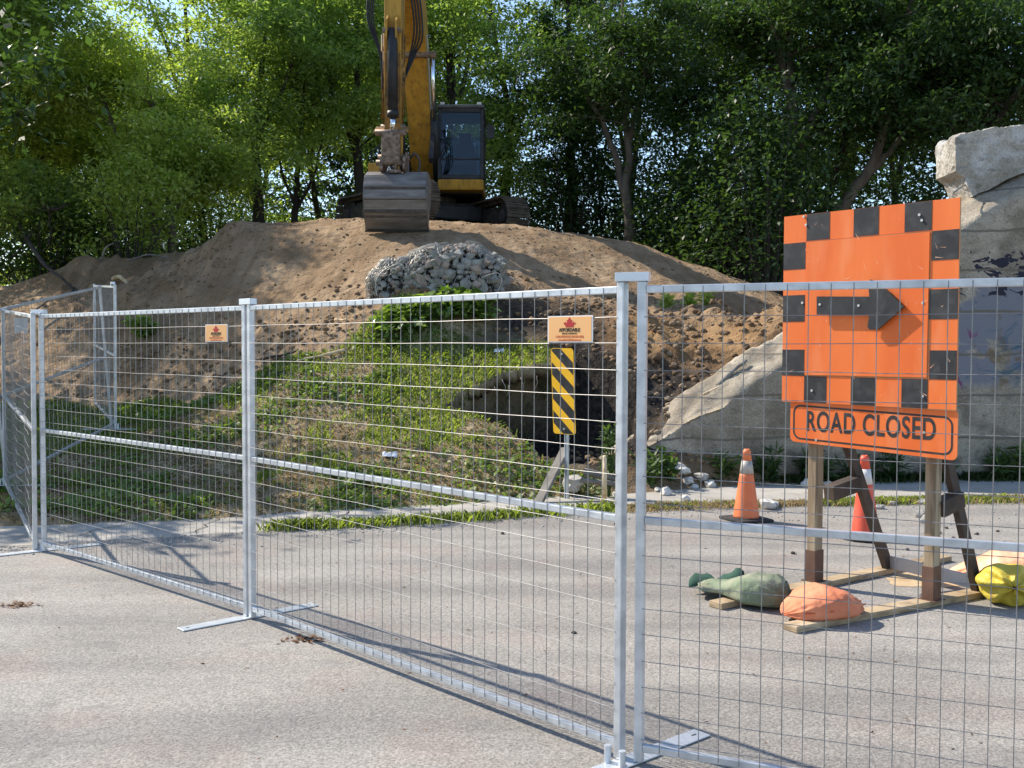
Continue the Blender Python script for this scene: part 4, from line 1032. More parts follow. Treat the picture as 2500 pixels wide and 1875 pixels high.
# cab
cxa, cxb, cf, cb = .315, 1.345, -1.42, .35
z0, z1c = 1.22, 2.86
q = MB(); q.prism([(cxa, cf+.02, 1.22), (cxb, cf+.02, 1.22), (cxb, cf+.10, .99), (cxa, cf+.10, .99)], (0, 0, 0), (0, 1.75, 0)); q.build('cab_skirt', CYE, ex, bevel=.03)
q = MB()
pw = .075
for x in (cxa+pw/2, cxb-pw/2):
    q.beam((x, cf+.05, z0), (x, cf+.16, z1c-.06), pw, .10, up=(0, 1, 0)); q.box((x, cb, (z0+z1c)/2), (pw, .10, z1c-z0))
    q.box((x, (cf+cb)/2+.05, z0+.05), (pw-.004, cb-cf-.2, .12)); q.box((x, (cf+cb)/2+.05, z1c-.06), (pw-.004, cb-cf-.2, .10))
q.box((cxb-pw/2, -.42, (z0+z1c)/2), (pw-.006, .09, z1c-z0-.2)); q.box((cxa+pw/2, -.42, (z0+z1c)/2), (pw-.006, .09, z1c-z0-.2))
q.box(((cxa+cxb)/2, cf+.065, z0+.05), (cxb-cxa-2*pw, .09, .10)); q.box(((cxa+cxb)/2, cf+.165, z1c-.07), (cxb-cxa-2*pw, .09, .12))
q.beam((cxa+pw, cf+.085, z0+.45), (cxb-pw, cf+.085, z0+.45), .05, .035)
q.box((cxb-.02, -.05, z0+.35), (.036, .75, .66))
cabf = q.build('cab', BLKS, ex, bevel=.015)
q = MB(); q.box(((cxa+cxb)/2, (cf+cb)/2+.06, z1c+.0), (cxb-cxa+.03, cb-cf-.02, .07)); q.build('roof', pmat('cab_roof_grey', (.075, .078, .085), (.12, .122, .13), 5, .6), cabf, bevel=.03)
q = MB(); q.box(((cxa+cxb)/2, cb-.05, (z0+z1c)/2), (cxb-cxa-.16, .02, z1c-z0-.75)); q.build('rear_window', GLS, cabf)
q = MB(); q.box(((cxa+cxb)/2, cb-.03, z0+.42), (cxb-cxa-.1, .05, .84)); q.box(((cxa+cxb)/2, (cf+cb)/2, z0+.01), (cxb-cxa-.12, cb-cf-.15, .03)); q.build('cab_interior', pmat('cab_lining', (.05, .055, .062), rough=.8), cabf)
for za, zb in ((z0+.10, z0+.435), (z0+.465, z1c-.12)):
    ya = cf+.045+.11*(za-z0)/(z1c-z0-.06); yb = cf+.045+.11*(zb-z0)/(z1c-z0-.06)
    q = MB(); q.add([(cxa+pw, ya, za), (cxb-pw, ya, za), (cxb-pw, yb, zb), (cxa+pw, yb, zb)], [(0, 1, 2, 3)]); q.build('windscreen', GLS, cabf)
for x in (cxa+.03, cxb-.03):
    for ya, yb in ((cf+.2, -.47), (-.37, cb-.06)):
        zlo = z0+.12 if ya < -.5 else z0+.7
        q = MB(); q.add([(x, ya, zlo), (x, yb, zlo), (x, yb, z1c-.12), (x, ya, z1c-.12)], [(0, 1, 2, 3)]); q.build('side_window', GLS, cabf)
SEAT = pmat('seat_cloth', (.06, .07, .085), rough=.85)
sx = (cxa+cxb)/2+.04
q = MB(); q.box((sx, -.45, z0+.50), (.50, .50, .14)); q.prism([(sx-.25, -.20, z0+.52), (sx+.25, -.20, z0+.52), (sx+.22, -.14, z0+.98), (sx+.15, -.12, z0+1.06), (sx-.15, -.12, z0+1.06), (sx-.22, -.14, z0+.98)], (0, 0, 0), (0, .14, 0)); q.box((sx, -.08, z0+1.17), (.30, .11, .22))
for s in (-1, 1): q.box((sx+s*.31, -.45, z0+.66), (.08, .38, .08))
q.build('seat', SEAT, cabf, bevel=.03)
for s in (-1, 1):
    q = MB(); q.tube([(sx+s*.31, -.66, z0+.55), (sx+s*.31, -.68, z0+.80)], .014, 8); q.tube([(sx+s*.31, -.68, z0+.78), (sx+s*.31, -.68, z0+.88)], .024, 8); q.build('joystick', BLKS, cabf)
q = MB(); q.tube([(cxa+.06, cf-.02, z0+.5), (cxa+.10, cf-.09, z0+.58), (cxa+.17, cf-.10, z0+.72), (cxa+.14, cf-.06, z0+.86), (cxa+.05, cf+.04, z0+.88)], .014, 8); q.build('grab_handle', BLKS, cabf, smooth=True)
q = MB(); q.tube([(cxb, cf+.25, z1c-.42), (cxb+.10, cf+.20, z1c-.35), (cxb+.14, cf+.2, z1c-.5)], .014, 8); q.box((cxb+.15, cf+.2, z1c-.55), (.17, .05, .30)); q.build('mirror', BLKS, cabf, bevel=.02)
for x in (cxa+.10, cxb-.10):
    q = MB(); q.box((x, cf+.12, z1c+.06), (.10, .06, .06)); q.build('work_light', pmat('lamp_glass', (.55, .55, .52), rough=.2) if 'lamp_glass' not in MATS else MATS['lamp_glass'], cabf, bevel=.01)
# boom
BXC = -.10
def plate_profile(top, bot): return top+bot[::-1]
def sidebox(mb, prof, xc, w, mi=0): mb.prism([(xc, y, z) for y, z in prof], (-w/2, 0, 0), (w/2, 0, 0), mi)
btop = [(-.10, 1.72), (-.55, 2.30), (-1.20, 3.25), (-1.85, 4.10), (-2.35, 4.66), (-2.95, 5.02), (-3.7, 5.15), (-4.6, 5.08), (-5.45, 4.90), (-5.72, 4.78)]
bbot = [(-.35, 1.32), (-.95, 1.85), (-1.65, 2.75), (-2.20, 3.42), (-2.65, 3.86), (-3.15, 4.10), (-3.8, 4.28), (-4.6, 4.40), (-5.40, 4.46), (-5.70, 4.52)]
q = MB()
for i in range(len(btop)-1):
    w0 = .50-.10*max(0, (i-4)/5)
    w1 = .50-.10*max(0, (i-3)/5)
    a, b_, c_, d_ = btop[i], btop[i+1], bbot[i+1], bbot[i]
    vs_ = []
    for (y, z), w in ((a, w0), (b_, w1), (c_, w1), (d_, w0)): vs_.append((BXC-w/2, y, z)); vs_.append((BXC+w/2, y, z))
    q.add(vs_, [(0, 2, 4, 6), (1, 7, 5, 3), (0, 1, 3, 2), (4, 5, 7, 6)]+([(0, 6, 7, 1)] if i == 0 else [])+([(2, 3, 5, 4)] if i == len(btop)-2 else []))
boom = q.build('boom', CYE, ex)
q = MB()
for i in range(2, 6):
    pass
st_ = [(-.75, 2.42), (-1.55, 3.52), (-2.15, 4.20), (-2.35, 4.10), (-1.75, 3.40), (-.90, 2.25)]
sidebox(q, st_, BXC+.252, .004); q.build('side_stripe', WTS, boom)
for s in (-1, 1):       # boom lift cylinders
    xx = BXC+s*.38
    q = MB(); q.tube([(xx, -.95, 1.22), (xx, -1.85, 2.42)], .085, 16); q.build('boom_cylinder', BLKS, ex, smooth=True)
    q = MB(); q.tube([(xx, -1.85, 2.42), (xx, -2.42, 3.62)], .045, 14); q.build('cylinder_rod', CHR, ex, smooth=True)
q = MB(); q.tube([(BXC-.46, -2.45, 3.68), (BXC+.46, -2.45, 3.68)], .07, 14); q.build('boom_pin', PINM, ex)
q = MB()
for s in (-1, 1): q.box((BXC+s*.29, -.3, 1.45), (.05, .7, .75))
q.build('boom_bracket', BLKS, ex, bevel=.02)
q = MB(); q.box((BXC+.33, -1.62, 2.2), (.10, .16, 1.75), Matrix.Rotation(R(-36), 3, 'X')); q.build('hose_guard', BLKS, boom)
# stick
SXC = -.14
stop = [(-5.12, 5.20), (-5.62, 5.45), (-6.05, 4.55), (-6.08, 3.6), (-6.08, 2.4), (-6.06, 1.2), (-5.98, .98), (-5.86, .98), (-5.78, 1.2), (-5.66, 2.4), (-5.52, 3.4), (-5.36, 4.1), (-5.15, 4.6)]
q = MB(); sidebox(q, stop, SXC, .30); stick = q.build('stick', CYE, ex, bevel=.02)
q = MB()
for s in (-1, 1): sidebox(q, [(-6.04, 3.55), (-6.34, 3.35), (-6.34, 3.05), (-6.04, 2.85)], SXC+s*.085, .03)
q.build('cylinder_lug', CYE, stick)
q = MB(); sidebox(q, [(-6.082, 2.85), (-6.094, 2.85), (-6.092, .98), (-6.07, .98)], SXC-.0, .28); q.build('greasy_front', CYD, stick)
q = MB(); q.tube([(SXC, -6.26, 3.22), (SXC+.02, -6.30, 2.98), (SXC+.035, -6.36, 1.72)], [.06, .088, .088], 18); q.tube([(SXC+.034, -6.36, 1.76), (SXC+.035, -6.36, 1.66)], .102, 18); q.build('bucket_cylinder', BLKS, ex, smooth=True)
q = MB(); q.tube([(SXC+.035, -6.36, 1.70), (SXC+.04, -6.40, 1.42)], .05, 14); q.build('cylinder_rod', CHR, ex, smooth=True)
for w_, y_, zz_, r_ in ((.16, -6.25, 3.20, .05), (.27, -6.40, 1.38, .055), (.28, -5.95, 1.02, .065), (.26, -6.36, .86, .055), (.22, -6.02, 1.55, .055)):
    q = MB(); q.tube([(SXC-w_, y_, zz_), (SXC+w_, y_, zz_)], r_, 12); q.build('pin', PINM, ex, smooth=True)
q = MB()
for s in (-1, 1):
    q = MB(); q.beam((SXC+s*.215, -6.02, 1.55), (SXC+s*.215, -6.40, 1.38), .04, .17, up=(1, 0, 0)); q.build('guide_link', CYD, ex, bevel=.01)
q = MB()
q.beam((SXC, -6.40, 1.40), (SXC, -6.36, .84), .33, .12, up=(0, 1, 0)); q.build('power_link', PINM, ex, bevel=.02)
q = MB()
for s in (-1, 1):
    q = MB(); sidebox(q, [(-5.84, .70), (-5.86, 1.10), (-6.04, 1.12), (-6.2, .98), (-6.46, .96), (-6.48, .74), (-6.3, .66)], SXC+.04+s*.20, .05); q.build('bucket_lug', PINM, ex, bevel=.01)
# bucket
bo = [(-5.66, .60), (-5.95, .70), (-6.28, .69), (-6.50, .60), (-6.62, .42), (-6.66, .22), (-6.60, .0), (-6.47, -.17), (-6.30, -.30)]
bi = [(y*.985-.06 if False else y+.03, z-.0) for y, z in bo]
q = MB(); BW = 1.06; bxc = SXC+.10
thk = []
for i, (y, z) in enumerate(bo):
    a = Vector(bo[max(i-1, 0)]); b_ = Vector(bo[min(i+1, len(bo)-1)]); d = (b_-a).normalized(); thk.append((y+d.y*-.0-(-d.y)*0+(-d.y)*-.03, z+d.x*-.03))
for i in range(len(bo)-1):
    quad = [bo[i], bo[i+1], thk[i+1], thk[i]]
    vs_ = [(bxc-BW/2, y, z) for y, z in quad]+[(bxc+BW/2, y, z) for y, z in quad]
    q.add(vs_, [(0, 1, 5, 4), (2, 3, 7, 6), (0, 4, 7, 3), (1, 2, 6, 5), (0, 3, 2, 1), (4, 5, 6, 7)])
bucket = q.build('bucket', BKT, ex)
q = MB()
sp_ = bo+[(-6.12, -.10), (-5.80, .25)]
for s in (-1, 1): sidebox(q, sp_, bxc+s*(BW/2+.012), .024)
q.build('side_plate', BKT, bucket)
q = MB()
for (y, z, h_) in ((-6.655, .375, .05), (-6.672, .19, .04), (-6.63, -.015, .055), (-6.56, -.10, .035)):
    q.box((bxc, y, z), (BW+.01, .022, h_))
q.build('wear_strip', BKD, bucket)
q = MB(); q.box((bxc, -6.31, -.295), (BW+.06, .10, .05), Matrix.Rotation(R(40), 3, 'X')); q.build('cutting_edge', DKST, bucket)
q = MB(); q.box((bxc-.02, -6.36, .80), (.05, .14, .26), Matrix.Rotation(R(20), 3, 'X')); q.box((bxc-.02, -6.42, .70), (.20, .10, .05)); q.build('lifting_eye', PINM, bucket)
# hoses
def hose(pts, r=.016):
    P = [Vector(p) for p in pts]; out = []
    for i in range(len(P)-1):
        p0 = P[max(i-1, 0)]; p1 = P[i]; p2 = P[i+1]; p3 = P[min(i+2, len(P)-1)]
        for k in range(8):
            t = k/8; out.append(.5*((2*p1)+(p2-p0)*t+(2*p0-5*p1+4*p2-p3)*t*t+(3*p1-p0-3*p2+p3)*t**3))
    out.append(P[-1]); return out
for k in range(4):
    q = MB(); o = k*.035
    q.tube(hose([(SXC-.17-o*.3, -5.9, 4.2), (SXC-.30-o, -6.1, 3.95), (SXC-.33-o, -6.15, 3.4), (SXC-.20-o*.2, -6.12, 2.8), (SXC-.18, -6.12, 2.2)]), .015, 6); q.build('hose', HOSE, stick, smooth=True)
for k in range(4):
    q = MB(); o = k*.05
    q.tube(hose([(SXC+.16, -5.8, 4.1), (SXC+.27+o, -5.9, 4.05), (SXC+.36+o, -5.85, 3.4-o), (SXC+.28+o*.6, -5.8, 2.9), (SXC+.17, -5.9, 2.4)]), .017, 6); q.build('hose', HOSE, stick, smooth=True)
q = MB()
for s, o in ((-1, .17), (1, .17)): q.tube([(SXC+s*o, -6.0, 3.3), (SXC+s*o, -6.05, 1.6)], .014, 6); q.tube([(SXC+s*(o+.035), -5.98, 3.2), (SXC+s*(o+.035), -6.03, 1.7)], .014, 6)
q.build('steel_pipe', CYD, stick, smooth=True)
q = MB(); q.tube(hose([(SXC+.33, -6.3, .95), (SXC+.42, -6.38, 1.02), (SXC+.50, -6.3, .88), (SXC+.46, -6.25, .6), (SXC+.47, -6.2, .42)]), .022, 8); q.build('lifting_chain', DKST, bucket, smooth=True)

for o_ in list(ex.children):           # the arm is folded a little lower than drawn
    if o_.name.split('.')[0] in ('stick', 'bucket_cylinder', 'pin', 'guide_link', 'power_link', 'bucket_lug', 'bucket') or (o_.name.split('.')[0] == 'cylinder_rod' and o_.data.vertices[0].co.y < -5): o_.location.z = -.17

# ================================================================ STONES
STONE = pmat('limestone', (.30, .28, .245), (.50, .475, .43), 4, .9, bump=.4, bscale=18, c3=(.20, .18, .15), s3=9, a3=.5)
STPALE = pmat('pale_stone', (.46, .44, .40), (.62, .60, .56), 5, .9, bump=.4, bscale=18)
DKSTN = pmat('dark_clod', (.045, .040, .036), (.095, .082, .070), 10, .95, bump=.4, bscale=40)
def rock_v(seed, sub=2, sq=(1, .8, .65)):
    bm = bmesh.new(); bmesh.ops.create_icosphere(bm, subdivisions=sub, radius=1.0)
    o = Vector((seed*3.7, seed*1.3, 0))
    for v in bm.verts:
        n_ = mnoise.noise(v.co*1.1+o)*.45+mnoise.noise(v.co*2.7+o)*.16
        c = v.co.normalized()
        for ax in (Vector((.8, .3, .5)), Vector((-.4, .8, .45)), Vector((-.2, -.9, .3)), Vector((.5, -.4, .75)), Vector((-.9, -.1, .4))):
            ax = (ax+Vector((math.sin(seed*5.1), math.cos(seed*3.3), math.sin(seed*2.2)))*.5).normalized()
            dd = c.dot(ax)-.72
            if dd > 0: c = c-ax*dd*.85
        v.co = Vector((c.x*sq[0], c.y*sq[1], c.z*sq[2]))*(1+n_)
    vs_ = [v.co.copy() for v in bm.verts]; fs_ = [tuple(x.index for x in f.verts) for f in bm.faces]; bm.free(); return vs_, fs_
ROCKS = [rock_v(k) for k in range(9)]; ROCKS1 = [rock_v(k, 1) for k in range(9)]
def rock_obj(name, x, y, s, mat, label, group=None, z=None, cat='rock', k=None):
    k = rnd.randrange(9) if k is None else k
    vs_, fs_ = ROCKS[k]; q = MB(); Mr = Matrix.Rotation(rnd.uniform(0, 6.28), 3, 'Z')
    q.add([(Mr @ v)*s for v in vs_], fs_)
    o = q.build(name, mat); o.location = (x, y, (z if z is not None else max(z1(x, y) if y > far_y(x) else .004, .004))+s*.42)
    return tag(o, label, cat, group)
for (u, v, s, lb) in ((1440, 1069, .085, 'pale angular rock on the path just right of the nearest fence posts'),):
    g = gnd(u, v); rock_obj('rock', g[0], g[1], s, STPALE, lb, k=3)
for (u, v, s) in ((1470, 1050, .11), (1487, 1053, .07), (1515, 1050, .10), (1535, 1052, .08), (1500, 1056, .05), (1745, 1052, .09), (1790, 1052, .07), (1850, 1049, .05), (2185, 1034, .10), (1420, 1062, .05), (1480, 1081, .055), (1535, 1094, .06), (1330, 1073, .05)):
    g = gnd(u, v); rock_obj('rock', g[0], g[1], s, STPALE if rnd.random() < .6 else STONE, 'small broken rock lying along the foot of the sloping concrete wall', 'rocks along the foot of the wall')
for (u, v, s) in ((1658, 1100, .10), (1672, 1097, .07)):
    g = gnd(u, v); rock_obj('concrete_lump', g[0], g[1], s, STPALE, 'lump of broken white concrete beside the orange cone with the silver band', 'concrete lumps beside the cone', cat='concrete lump')
for (u, v, s) in ((1900, 1100, .05), (1995, 1090, .06), (1925, 1092, .045), (1985, 1118, .07), (2005, 1131, .08)):
    g = gnd(u, v); rock_obj('rock', g[0], g[1], s, STONE, 'grey stone among the dry grass behind the sign stand', 'stones behind the sign stand')
for (u, v, s) in ((2118, 1224, .035), (2070, 1228, .022), (1713, 1198, .022), (2030, 1154, .02), (2060, 1166, .022), (2110, 1156, .02), (2022, 1200, .025), (2090, 1203, .018), (2130, 1205, .022), (2000, 1155, .02), (2170, 1175, .02), (2045, 1143, .018), (1960, 1190, .02), (1540, 1270, .016), (1905, 1158, .02), (2155, 1150, .018), (1825, 1165, .02), (1240, 1370, .016), (1330, 1135, .02), (1085, 1155, .02)):
    g = gnd(u, v); rock_obj('clod', g[0], g[1], s, DKSTN, 'small dark clod of earth dropped on the asphalt behind the fence', 'clods on the asphalt', cat='clod')

# gabion of stones in wire
gx, gy = at(955, 600, 15.35)[:2]
gb = thing('gabion_basket', 'bulging wire gabion basket of pale stones set into the front of the mound', 'gabion', (gx, gy, 2.2))
gl = (gx, gy, 2.2)
gc = [(at(862, 612, 15.3), (.44, .40, .42)), (at(982, 600, 15.3), (.80, .46, .56))]
q = MB(); rg = random.Random(11)
def gab_pt(i, th, ph):
    c, r = gc[i]; cz = c[2]-.10
    bump_ = mnoise.noise(Vector((math.cos(th)*1.6+i*5, math.sin(th)*1.6, ph*2.2)))*.14
    r = tuple(q_*(1+bump_) for q_ in r)
    e = lambda w, p: math.copysign(abs(w)**p, w)
    return Vector((c[0]+r[0]*e(math.cos(ph), .8)*e(math.cos(th), .7), c[1]+.15+r[1]*e(math.cos(ph), .8)*e(math.sin(th), .7), cz+r[2]*e(math.sin(ph), .75)))
for i in (0, 1):
    nst = 210 if i == 0 else 400; chosen = []
    for k in range(nst):
        best = None
        for c_ in range(14):
            th = rg.uniform(math.pi*.96, 2.04*math.pi); ph = math.asin(rg.uniform(-.75, 1)); p = gab_pt(i, th, ph)
            dmin = min([(p-x).length for x in chosen[-400:]], default=9)
            if best is None or dmin > best[0]: best = (dmin, p)
        p = best[1]; chosen.append(p)
        s = rg.uniform(.048, .085) if i else rg.uniform(.042, .07)
        s *= rg.choice((.55, .8, 1, 1.1, 1.5)); vs_, fs_ = ROCKS1[rg.randrange(9)]; M3 = Matrix.Rotation(rg.uniform(0, 6), 3, 'X') @ Matrix.Rotation(rg.uniform(0, 6), 3, 'Z')
        q.add([(M3 @ v)*s+p for v in vs_], fs_, 0 if rg.random() < .75 else 1)
    c, r = gc[i]; vs_, fs_ = ROCKS[4+i]
    n0 = []
    for th in np.linspace(0, 2*math.pi, 20, endpoint=False):
        for ph in np.linspace(-1.2, 1.5, 10): n0.append(gab_pt(i, th, ph)*.0+Vector(((gab_pt(i, th, ph).x-c[0])*.92+c[0], (gab_pt(i, th, ph).y-c[1]-.15)*.92+c[1]+.15, (gab_pt(i, th, ph).z-c[2])*.94+c[2]-.01)))
    f0 = [(a*10+b, ((a+1) % 20)*10+b, ((a+1) % 20)*10+b+1, a*10+b+1) for a in range(20) for b in range(9)]
    q.add(n0, f0, 2)  # dark hull behind the stones, showing in the gaps
GST = pmat('gabion_stone', (.20, .19, .165), (.36, .345, .30), 9, .9, bump=.4, bscale=40, c3=(.31, .31, .24), s3=8, a3=.5)
tag(q.build('stone_fill', [GST, pmat('brownish_stone', (.26, .20, .16), (.40, .32, .26), 8, .9, bump=.3, bscale=40), pmat('gap_dark', (.035, .030, .025), rough=1)], gb, pl=gl), kind='stuff')
q = MB()
for i in (0, 1):
    for k in range(34):
        ph = -.7+2.2*(k/33)
        for sgn in (-1, 1):
            pass
    A = 22; B = 14
    for a in range(A):
        for b in range(B):
            off = .5 if b % 2 else 0
            th = lambda j: math.pi*1.0+(math.pi)*(j/A); ph = lambda j: -.6+2.05*(j/B)
            c, r = gc[i]
            def P(aa, bb):
                p = gab_pt(i, th(aa), ph(bb)); o = (p-Vector((c[0], c[1]+.15, c[2]-.1))).normalized()*.06; return p+o
            q.tube([P(a+off, b), P(a+off+.12, b+.62)], .0028, 3, cap=False); q.tube([P(a+off+.12, b+.62), P(a+off+.5, b+1)], .0028, 3, cap=False); q.tube([P(a+off+.5, b+1), P(a+off+.88, b+.62)], .0028, 3, cap=False); q.tube([P(a+off+.88, b+.62), P(a+off+1, b)], .0028, 3, cap=False)
q.build('wire_netting', pmat('old_wire', (.34, .33, .30), rough=.5, metal=.4), gb, pl=gl)
for pts_, r_ in (([(815, 640), (812, 610), (828, 585), (860, 570)], .010), ([(820, 645), (836, 655), (850, 660)], .010), ([(1040, 600), (1075, 590), (1083, 610), (1070, 640)], .009)):
    q = MB(); q.tube(hose([at(u, v, 14.85) for u, v in pts_]), r_, 6); q.build('loose_wire', MATS['old_wire'], gb, smooth=True, pl=gl)

# ================================================================ VEGETATION
rs = np.random.RandomState(21)
BARK = pmat('bark', (.070, .055, .042), (.135, .110, .085), 6, .95, bump=.6, bscale=14, stretch=(1, 1, .25), dist=.03)
BARKD = pmat('dark_bark', (.030, .025, .021), (.065, .054, .044), 6, .95, bump=.6, bscale=14, stretch=(1, 1, .25), dist=.03)
LF_Y = leafmat('leaf_yellow_green', (.250, .330, .090), (.410, .480, .160), .60)
LF_G = leafmat('leaf_mid_green', (.155, .235, .070), (.265, .350, .118), .58)
LF_D = leafmat('leaf_shaded_green', (.030, .062, .020), (.068, .120, .036), .42)  # dark green with the shade of right-hand and far trees painted in
def leaf_quads(P, L, W, droop=.35, r=None):
    """one small folded leaf at each point P"""
    r = r or rs; n = len(P)
    a = r.rand(n)*2*math.pi; el = r.normal(-droop, .45, n)
    d = np.stack([np.cos(a)*np.cos(el), np.sin(a)*np.cos(el), np.sin(el)], 1)
    up = np.tile([0, 0, 1.0], (n, 1))+r.normal(0, .45, (n, 3))
    s = np.cross(d, up); s /= np.linalg.norm(s, axis=1)[:, None]+1e-9
    nn = np.cross(s, d)
    l = (L*(.7+.6*r.rand(n)))[:, None]; w = (W*(.7+.6*r.rand(n)))[:, None]
    V = np.stack([P, P+d*l*.45+s*w*.5+nn*w*.12, P+d*l, P+d*l*.5-s*w*.5+nn*w*.12], 1).reshape(-1, 3)
    return V, np.arange(4*n).reshape(n, 4)
def limb_path(pts, n=14, wob=.06, seed=0):
    P = np.array(pts, float); t = np.linspace(0, len(P)-1, n); o = np.stack([np.interp(t, np.arange(len(P)), P[:, k]) for k in range(3)], 1)
    # smooth
    for _ in range(2): o[1:-1] = (o[:-2]+2*o[1:-1]+o[2:])/4
    for i in range(1, n-1):
        o[i] += np.array(mnoise.noise_vector(Vector((seed*7.1+i*.5, seed*1.7, 0))))*wob
    return o
def make_tree(name, limbs, leafm, bark, label, n_sub=16, n_twig=5, leaves=95, L=.135, W=.054, spread=2.4, lo=.35, group=None, seed=0, cat='tree', clump=.34, upb=.35):
    """limbs: list of (points, r0, r1)"""
    r = np.random.RandomState(seed+100); base = limbs[0][0][0]
    t = thing(name, label, cat, tuple(map(float, base)), group=group); pl = tuple(map(float, base))
    q = MB(); centers = []
    for li, (pts_, r0, r1) in enumerate(limbs):
        P = limb_path(pts_, 16, .05+.25*r0, seed+li)
        rad = [r0+(r1-r0)*(i/15)**.9 for i in range(16)]
        if li == 0: rad[0] *= 1.25
        q.tube(P, rad, 8 if r0 > .08 else 6)
        ln = np.linalg.norm(P[-1]-P[0])
        for k in range(n_sub):
            f = lo+(1-lo)*((k+r.rand())/n_sub); i = min(int(f*15), 14); b = P[i]+(P[i+1]-P[i])*(f*15-i)
            a = r.rand()*2*math.pi; out = np.array([math.cos(a), math.sin(a), upb+.5*r.normal()*.6]); out /= np.linalg.norm(out)
            Ls = spread*(.45+.75*r.rand())*(1.15-.55*f)
            m1 = b+out*Ls*.5+np.array([0, 0, .08*Ls]); e = b+out*Ls+np.array([0, 0, .02*Ls*r.normal()])
            rr = max(.012, rad[i]*.35)
            q.tube([b, m1, e], [rr, rr*.6, rr*.25], 5, cap=False)
            for j in range(n_twig):
                g_ = .35+.70*(j+.3+.5*r.rand())/n_twig
                c = (b+(m1-b)*g_*2 if g_ < .5 else m1+(e-m1)*(g_*2-1))
                sd_ = out+r.normal(0, .75, 3)*np.array([1, 1, .5]); sd_ /= np.linalg.norm(sd_)
                te = c+sd_*(.15+.35*r.rand())
                centers.append((te, sd_))
                if r.rand() < .3: q.tube([c, te], [rr*.3, .005], 4, cap=False)
    q.build('trunk', bark, t, smooth=True, pl=pl)
    Cn = np.array([c[0] for c in centers]); Dn = np.array([c[1] for c in centers]); k = leaves
    Dn[:, 2] *= .4; Dn /= np.linalg.norm(Dn, axis=1)[:, None]
    Sn = np.stack([-Dn[:, 1], Dn[:, 0], Dn[:, 2]*0], 1); Sn /= np.linalg.norm(Sn, axis=1)[:, None]+1e-9
    sz = (clump*(.6+.8*r.rand(len(Cn))))
    n_ = len(Cn)*k
    u_ = r.normal(0, 1, n_); v_ = r.normal(0, 1, n_); w_ = r.normal(0, 1, n_); S = np.repeat(sz, k)
    Pn = np.repeat(Cn, k, 0)+np.repeat(Dn, k, 0)*(u_*S*1.15)[:, None]+np.repeat(Sn, k, 0)*(v_*S*.75)[:, None]
    Pn[:, 2] += w_*S*.26-S*.22*(u_**2+v_**2)
    Vv, Ff = leaf_quads(Pn, L, W, r=r)
    np_mesh('crown', Vv, Ff, leafm, t, pl=pl)
    return t
def up_tree(x, y, h, r0, lean=(0, 0), fork=3, seed=0, z=None, fh=.3, sp=2.2):
    rr = random.Random(seed); zb = (z1(x, y) if z is None else z)-.15
    f = h*fh; L0 = [((x, y, zb), (x+lean[0]*f*.5, y+lean[1]*f*.5, zb+f*.55), (x+lean[0]*f, y+lean[1]*f, zb+f), (x+lean[0]*h*.8, y+lean[1]*h*.8, zb+h*.7), (x+lean[0]*h, y+lean[1]*h, zb+h))]
    limbs = [(L0[0], r0, .02)]
    for k in range(fork):
        a = rr.uniform(0, 6.28); hh = zb+f*(1+.9*k/max(1, fork)); s = np.array([x+lean[0]*(hh-zb), y+lean[1]*(hh-zb), hh])
        e = s+np.array([math.cos(a)*sp*rr.uniform(.8, 1.4), math.sin(a)*sp*rr.uniform(.7, 1.2), (h-(hh-zb))*rr.uniform(.6, .95)])
        limbs.append(((s, s+(e-s)*.4+np.array([0, 0, .3]), e), r0*.55, .018))
    return limbs
def seen_limb(pts, r0, r1): return ([at(*p) for p in pts], r0, r1)
ROW = 'leafy trees in the dense row behind the mound'
GEN = 'leafy tree in the dense green row behind the dirt mound'
# --- trees whose trunks can be made out
make_tree('tree', [seen_limb([(562, 500, 27), (558, 420, 27), (552, 340, 27), (560, 200, 27.2), (575, 20, 27.5), (580, -120, 27.5)], .17, .03), seen_limb([(556, 385, 27), (470, 320, 26.5), (405, 275, 26), (345, 210, 25.5)], .10, .02), seen_limb([(556, 300, 27), (620, 180, 27), (650, 40, 26.5)], .08, .02)], LF_G, BARKD,
          'tree with a straight dark trunk and a long limb leaning left, above the mound', n_sub=17, group=None, seed=1, lo=.42)
make_tree('tree', [seen_limb([(638, 500, 28), (640, 420, 28), (650, 300, 28), (655, 120, 28), (660, -80, 28)], .11, .02), seen_limb([(640, 450, 28), (610, 380, 28), (598, 300, 28), (590, 180, 28)], .05, .015), seen_limb([(640, 455, 28), (680, 380, 28), (695, 300, 28), (720, 150, 28)], .055, .015)], LF_Y, BARKD,
          'slim tree forking low into three stems, left of the excavator bucket', n_sub=14, seed=2, lo=.45)
make_tree('tree', [seen_limb([(778, 490, 28.5), (778, 400, 28.5), (770, 300, 28.5), (768, 150, 28.5), (775, -80, 28.5)], .20, .03), seen_limb([(772, 330, 28.5), (720, 210, 28), (690, 60, 28), (670, -60, 27.5)], .09, .02), seen_limb([(772, 300, 28.5), (850, 170, 29), (900, 20, 29)], .09, .02)], LF_G, BARKD,
          'tree with a thick dark trunk just left of the excavator boom', n_sub=16, seed=3, lo=.42)
make_tree('tree', [seen_limb([(372, 590, 24.5), (372, 500, 24.5), (365, 430, 24.5), (350, 340, 24.5), (330, 240, 24.5), (320, 150, 24.5)], .13, .02), seen_limb([(370, 470, 24.5), (400, 410, 24.5), (430, 380, 24.5)], .05, .015)], LF_Y, BARK,
          'bright yellow green tree above the low dirt heap on the left', n_sub=24, seed=4, lo=.42, spread=2.5)
make_tree('tree', [seen_limb([(330, 590, 25), (335, 500, 25), (322, 420, 25), (250, 300, 25), (218, 200, 25), (205, 150, 25)], .12, .02)], LF_Y, BARK, 'yellow green tree leaning left behind the low dirt heap', n_sub=26, seed=5, lo=.45, spread=2.5)
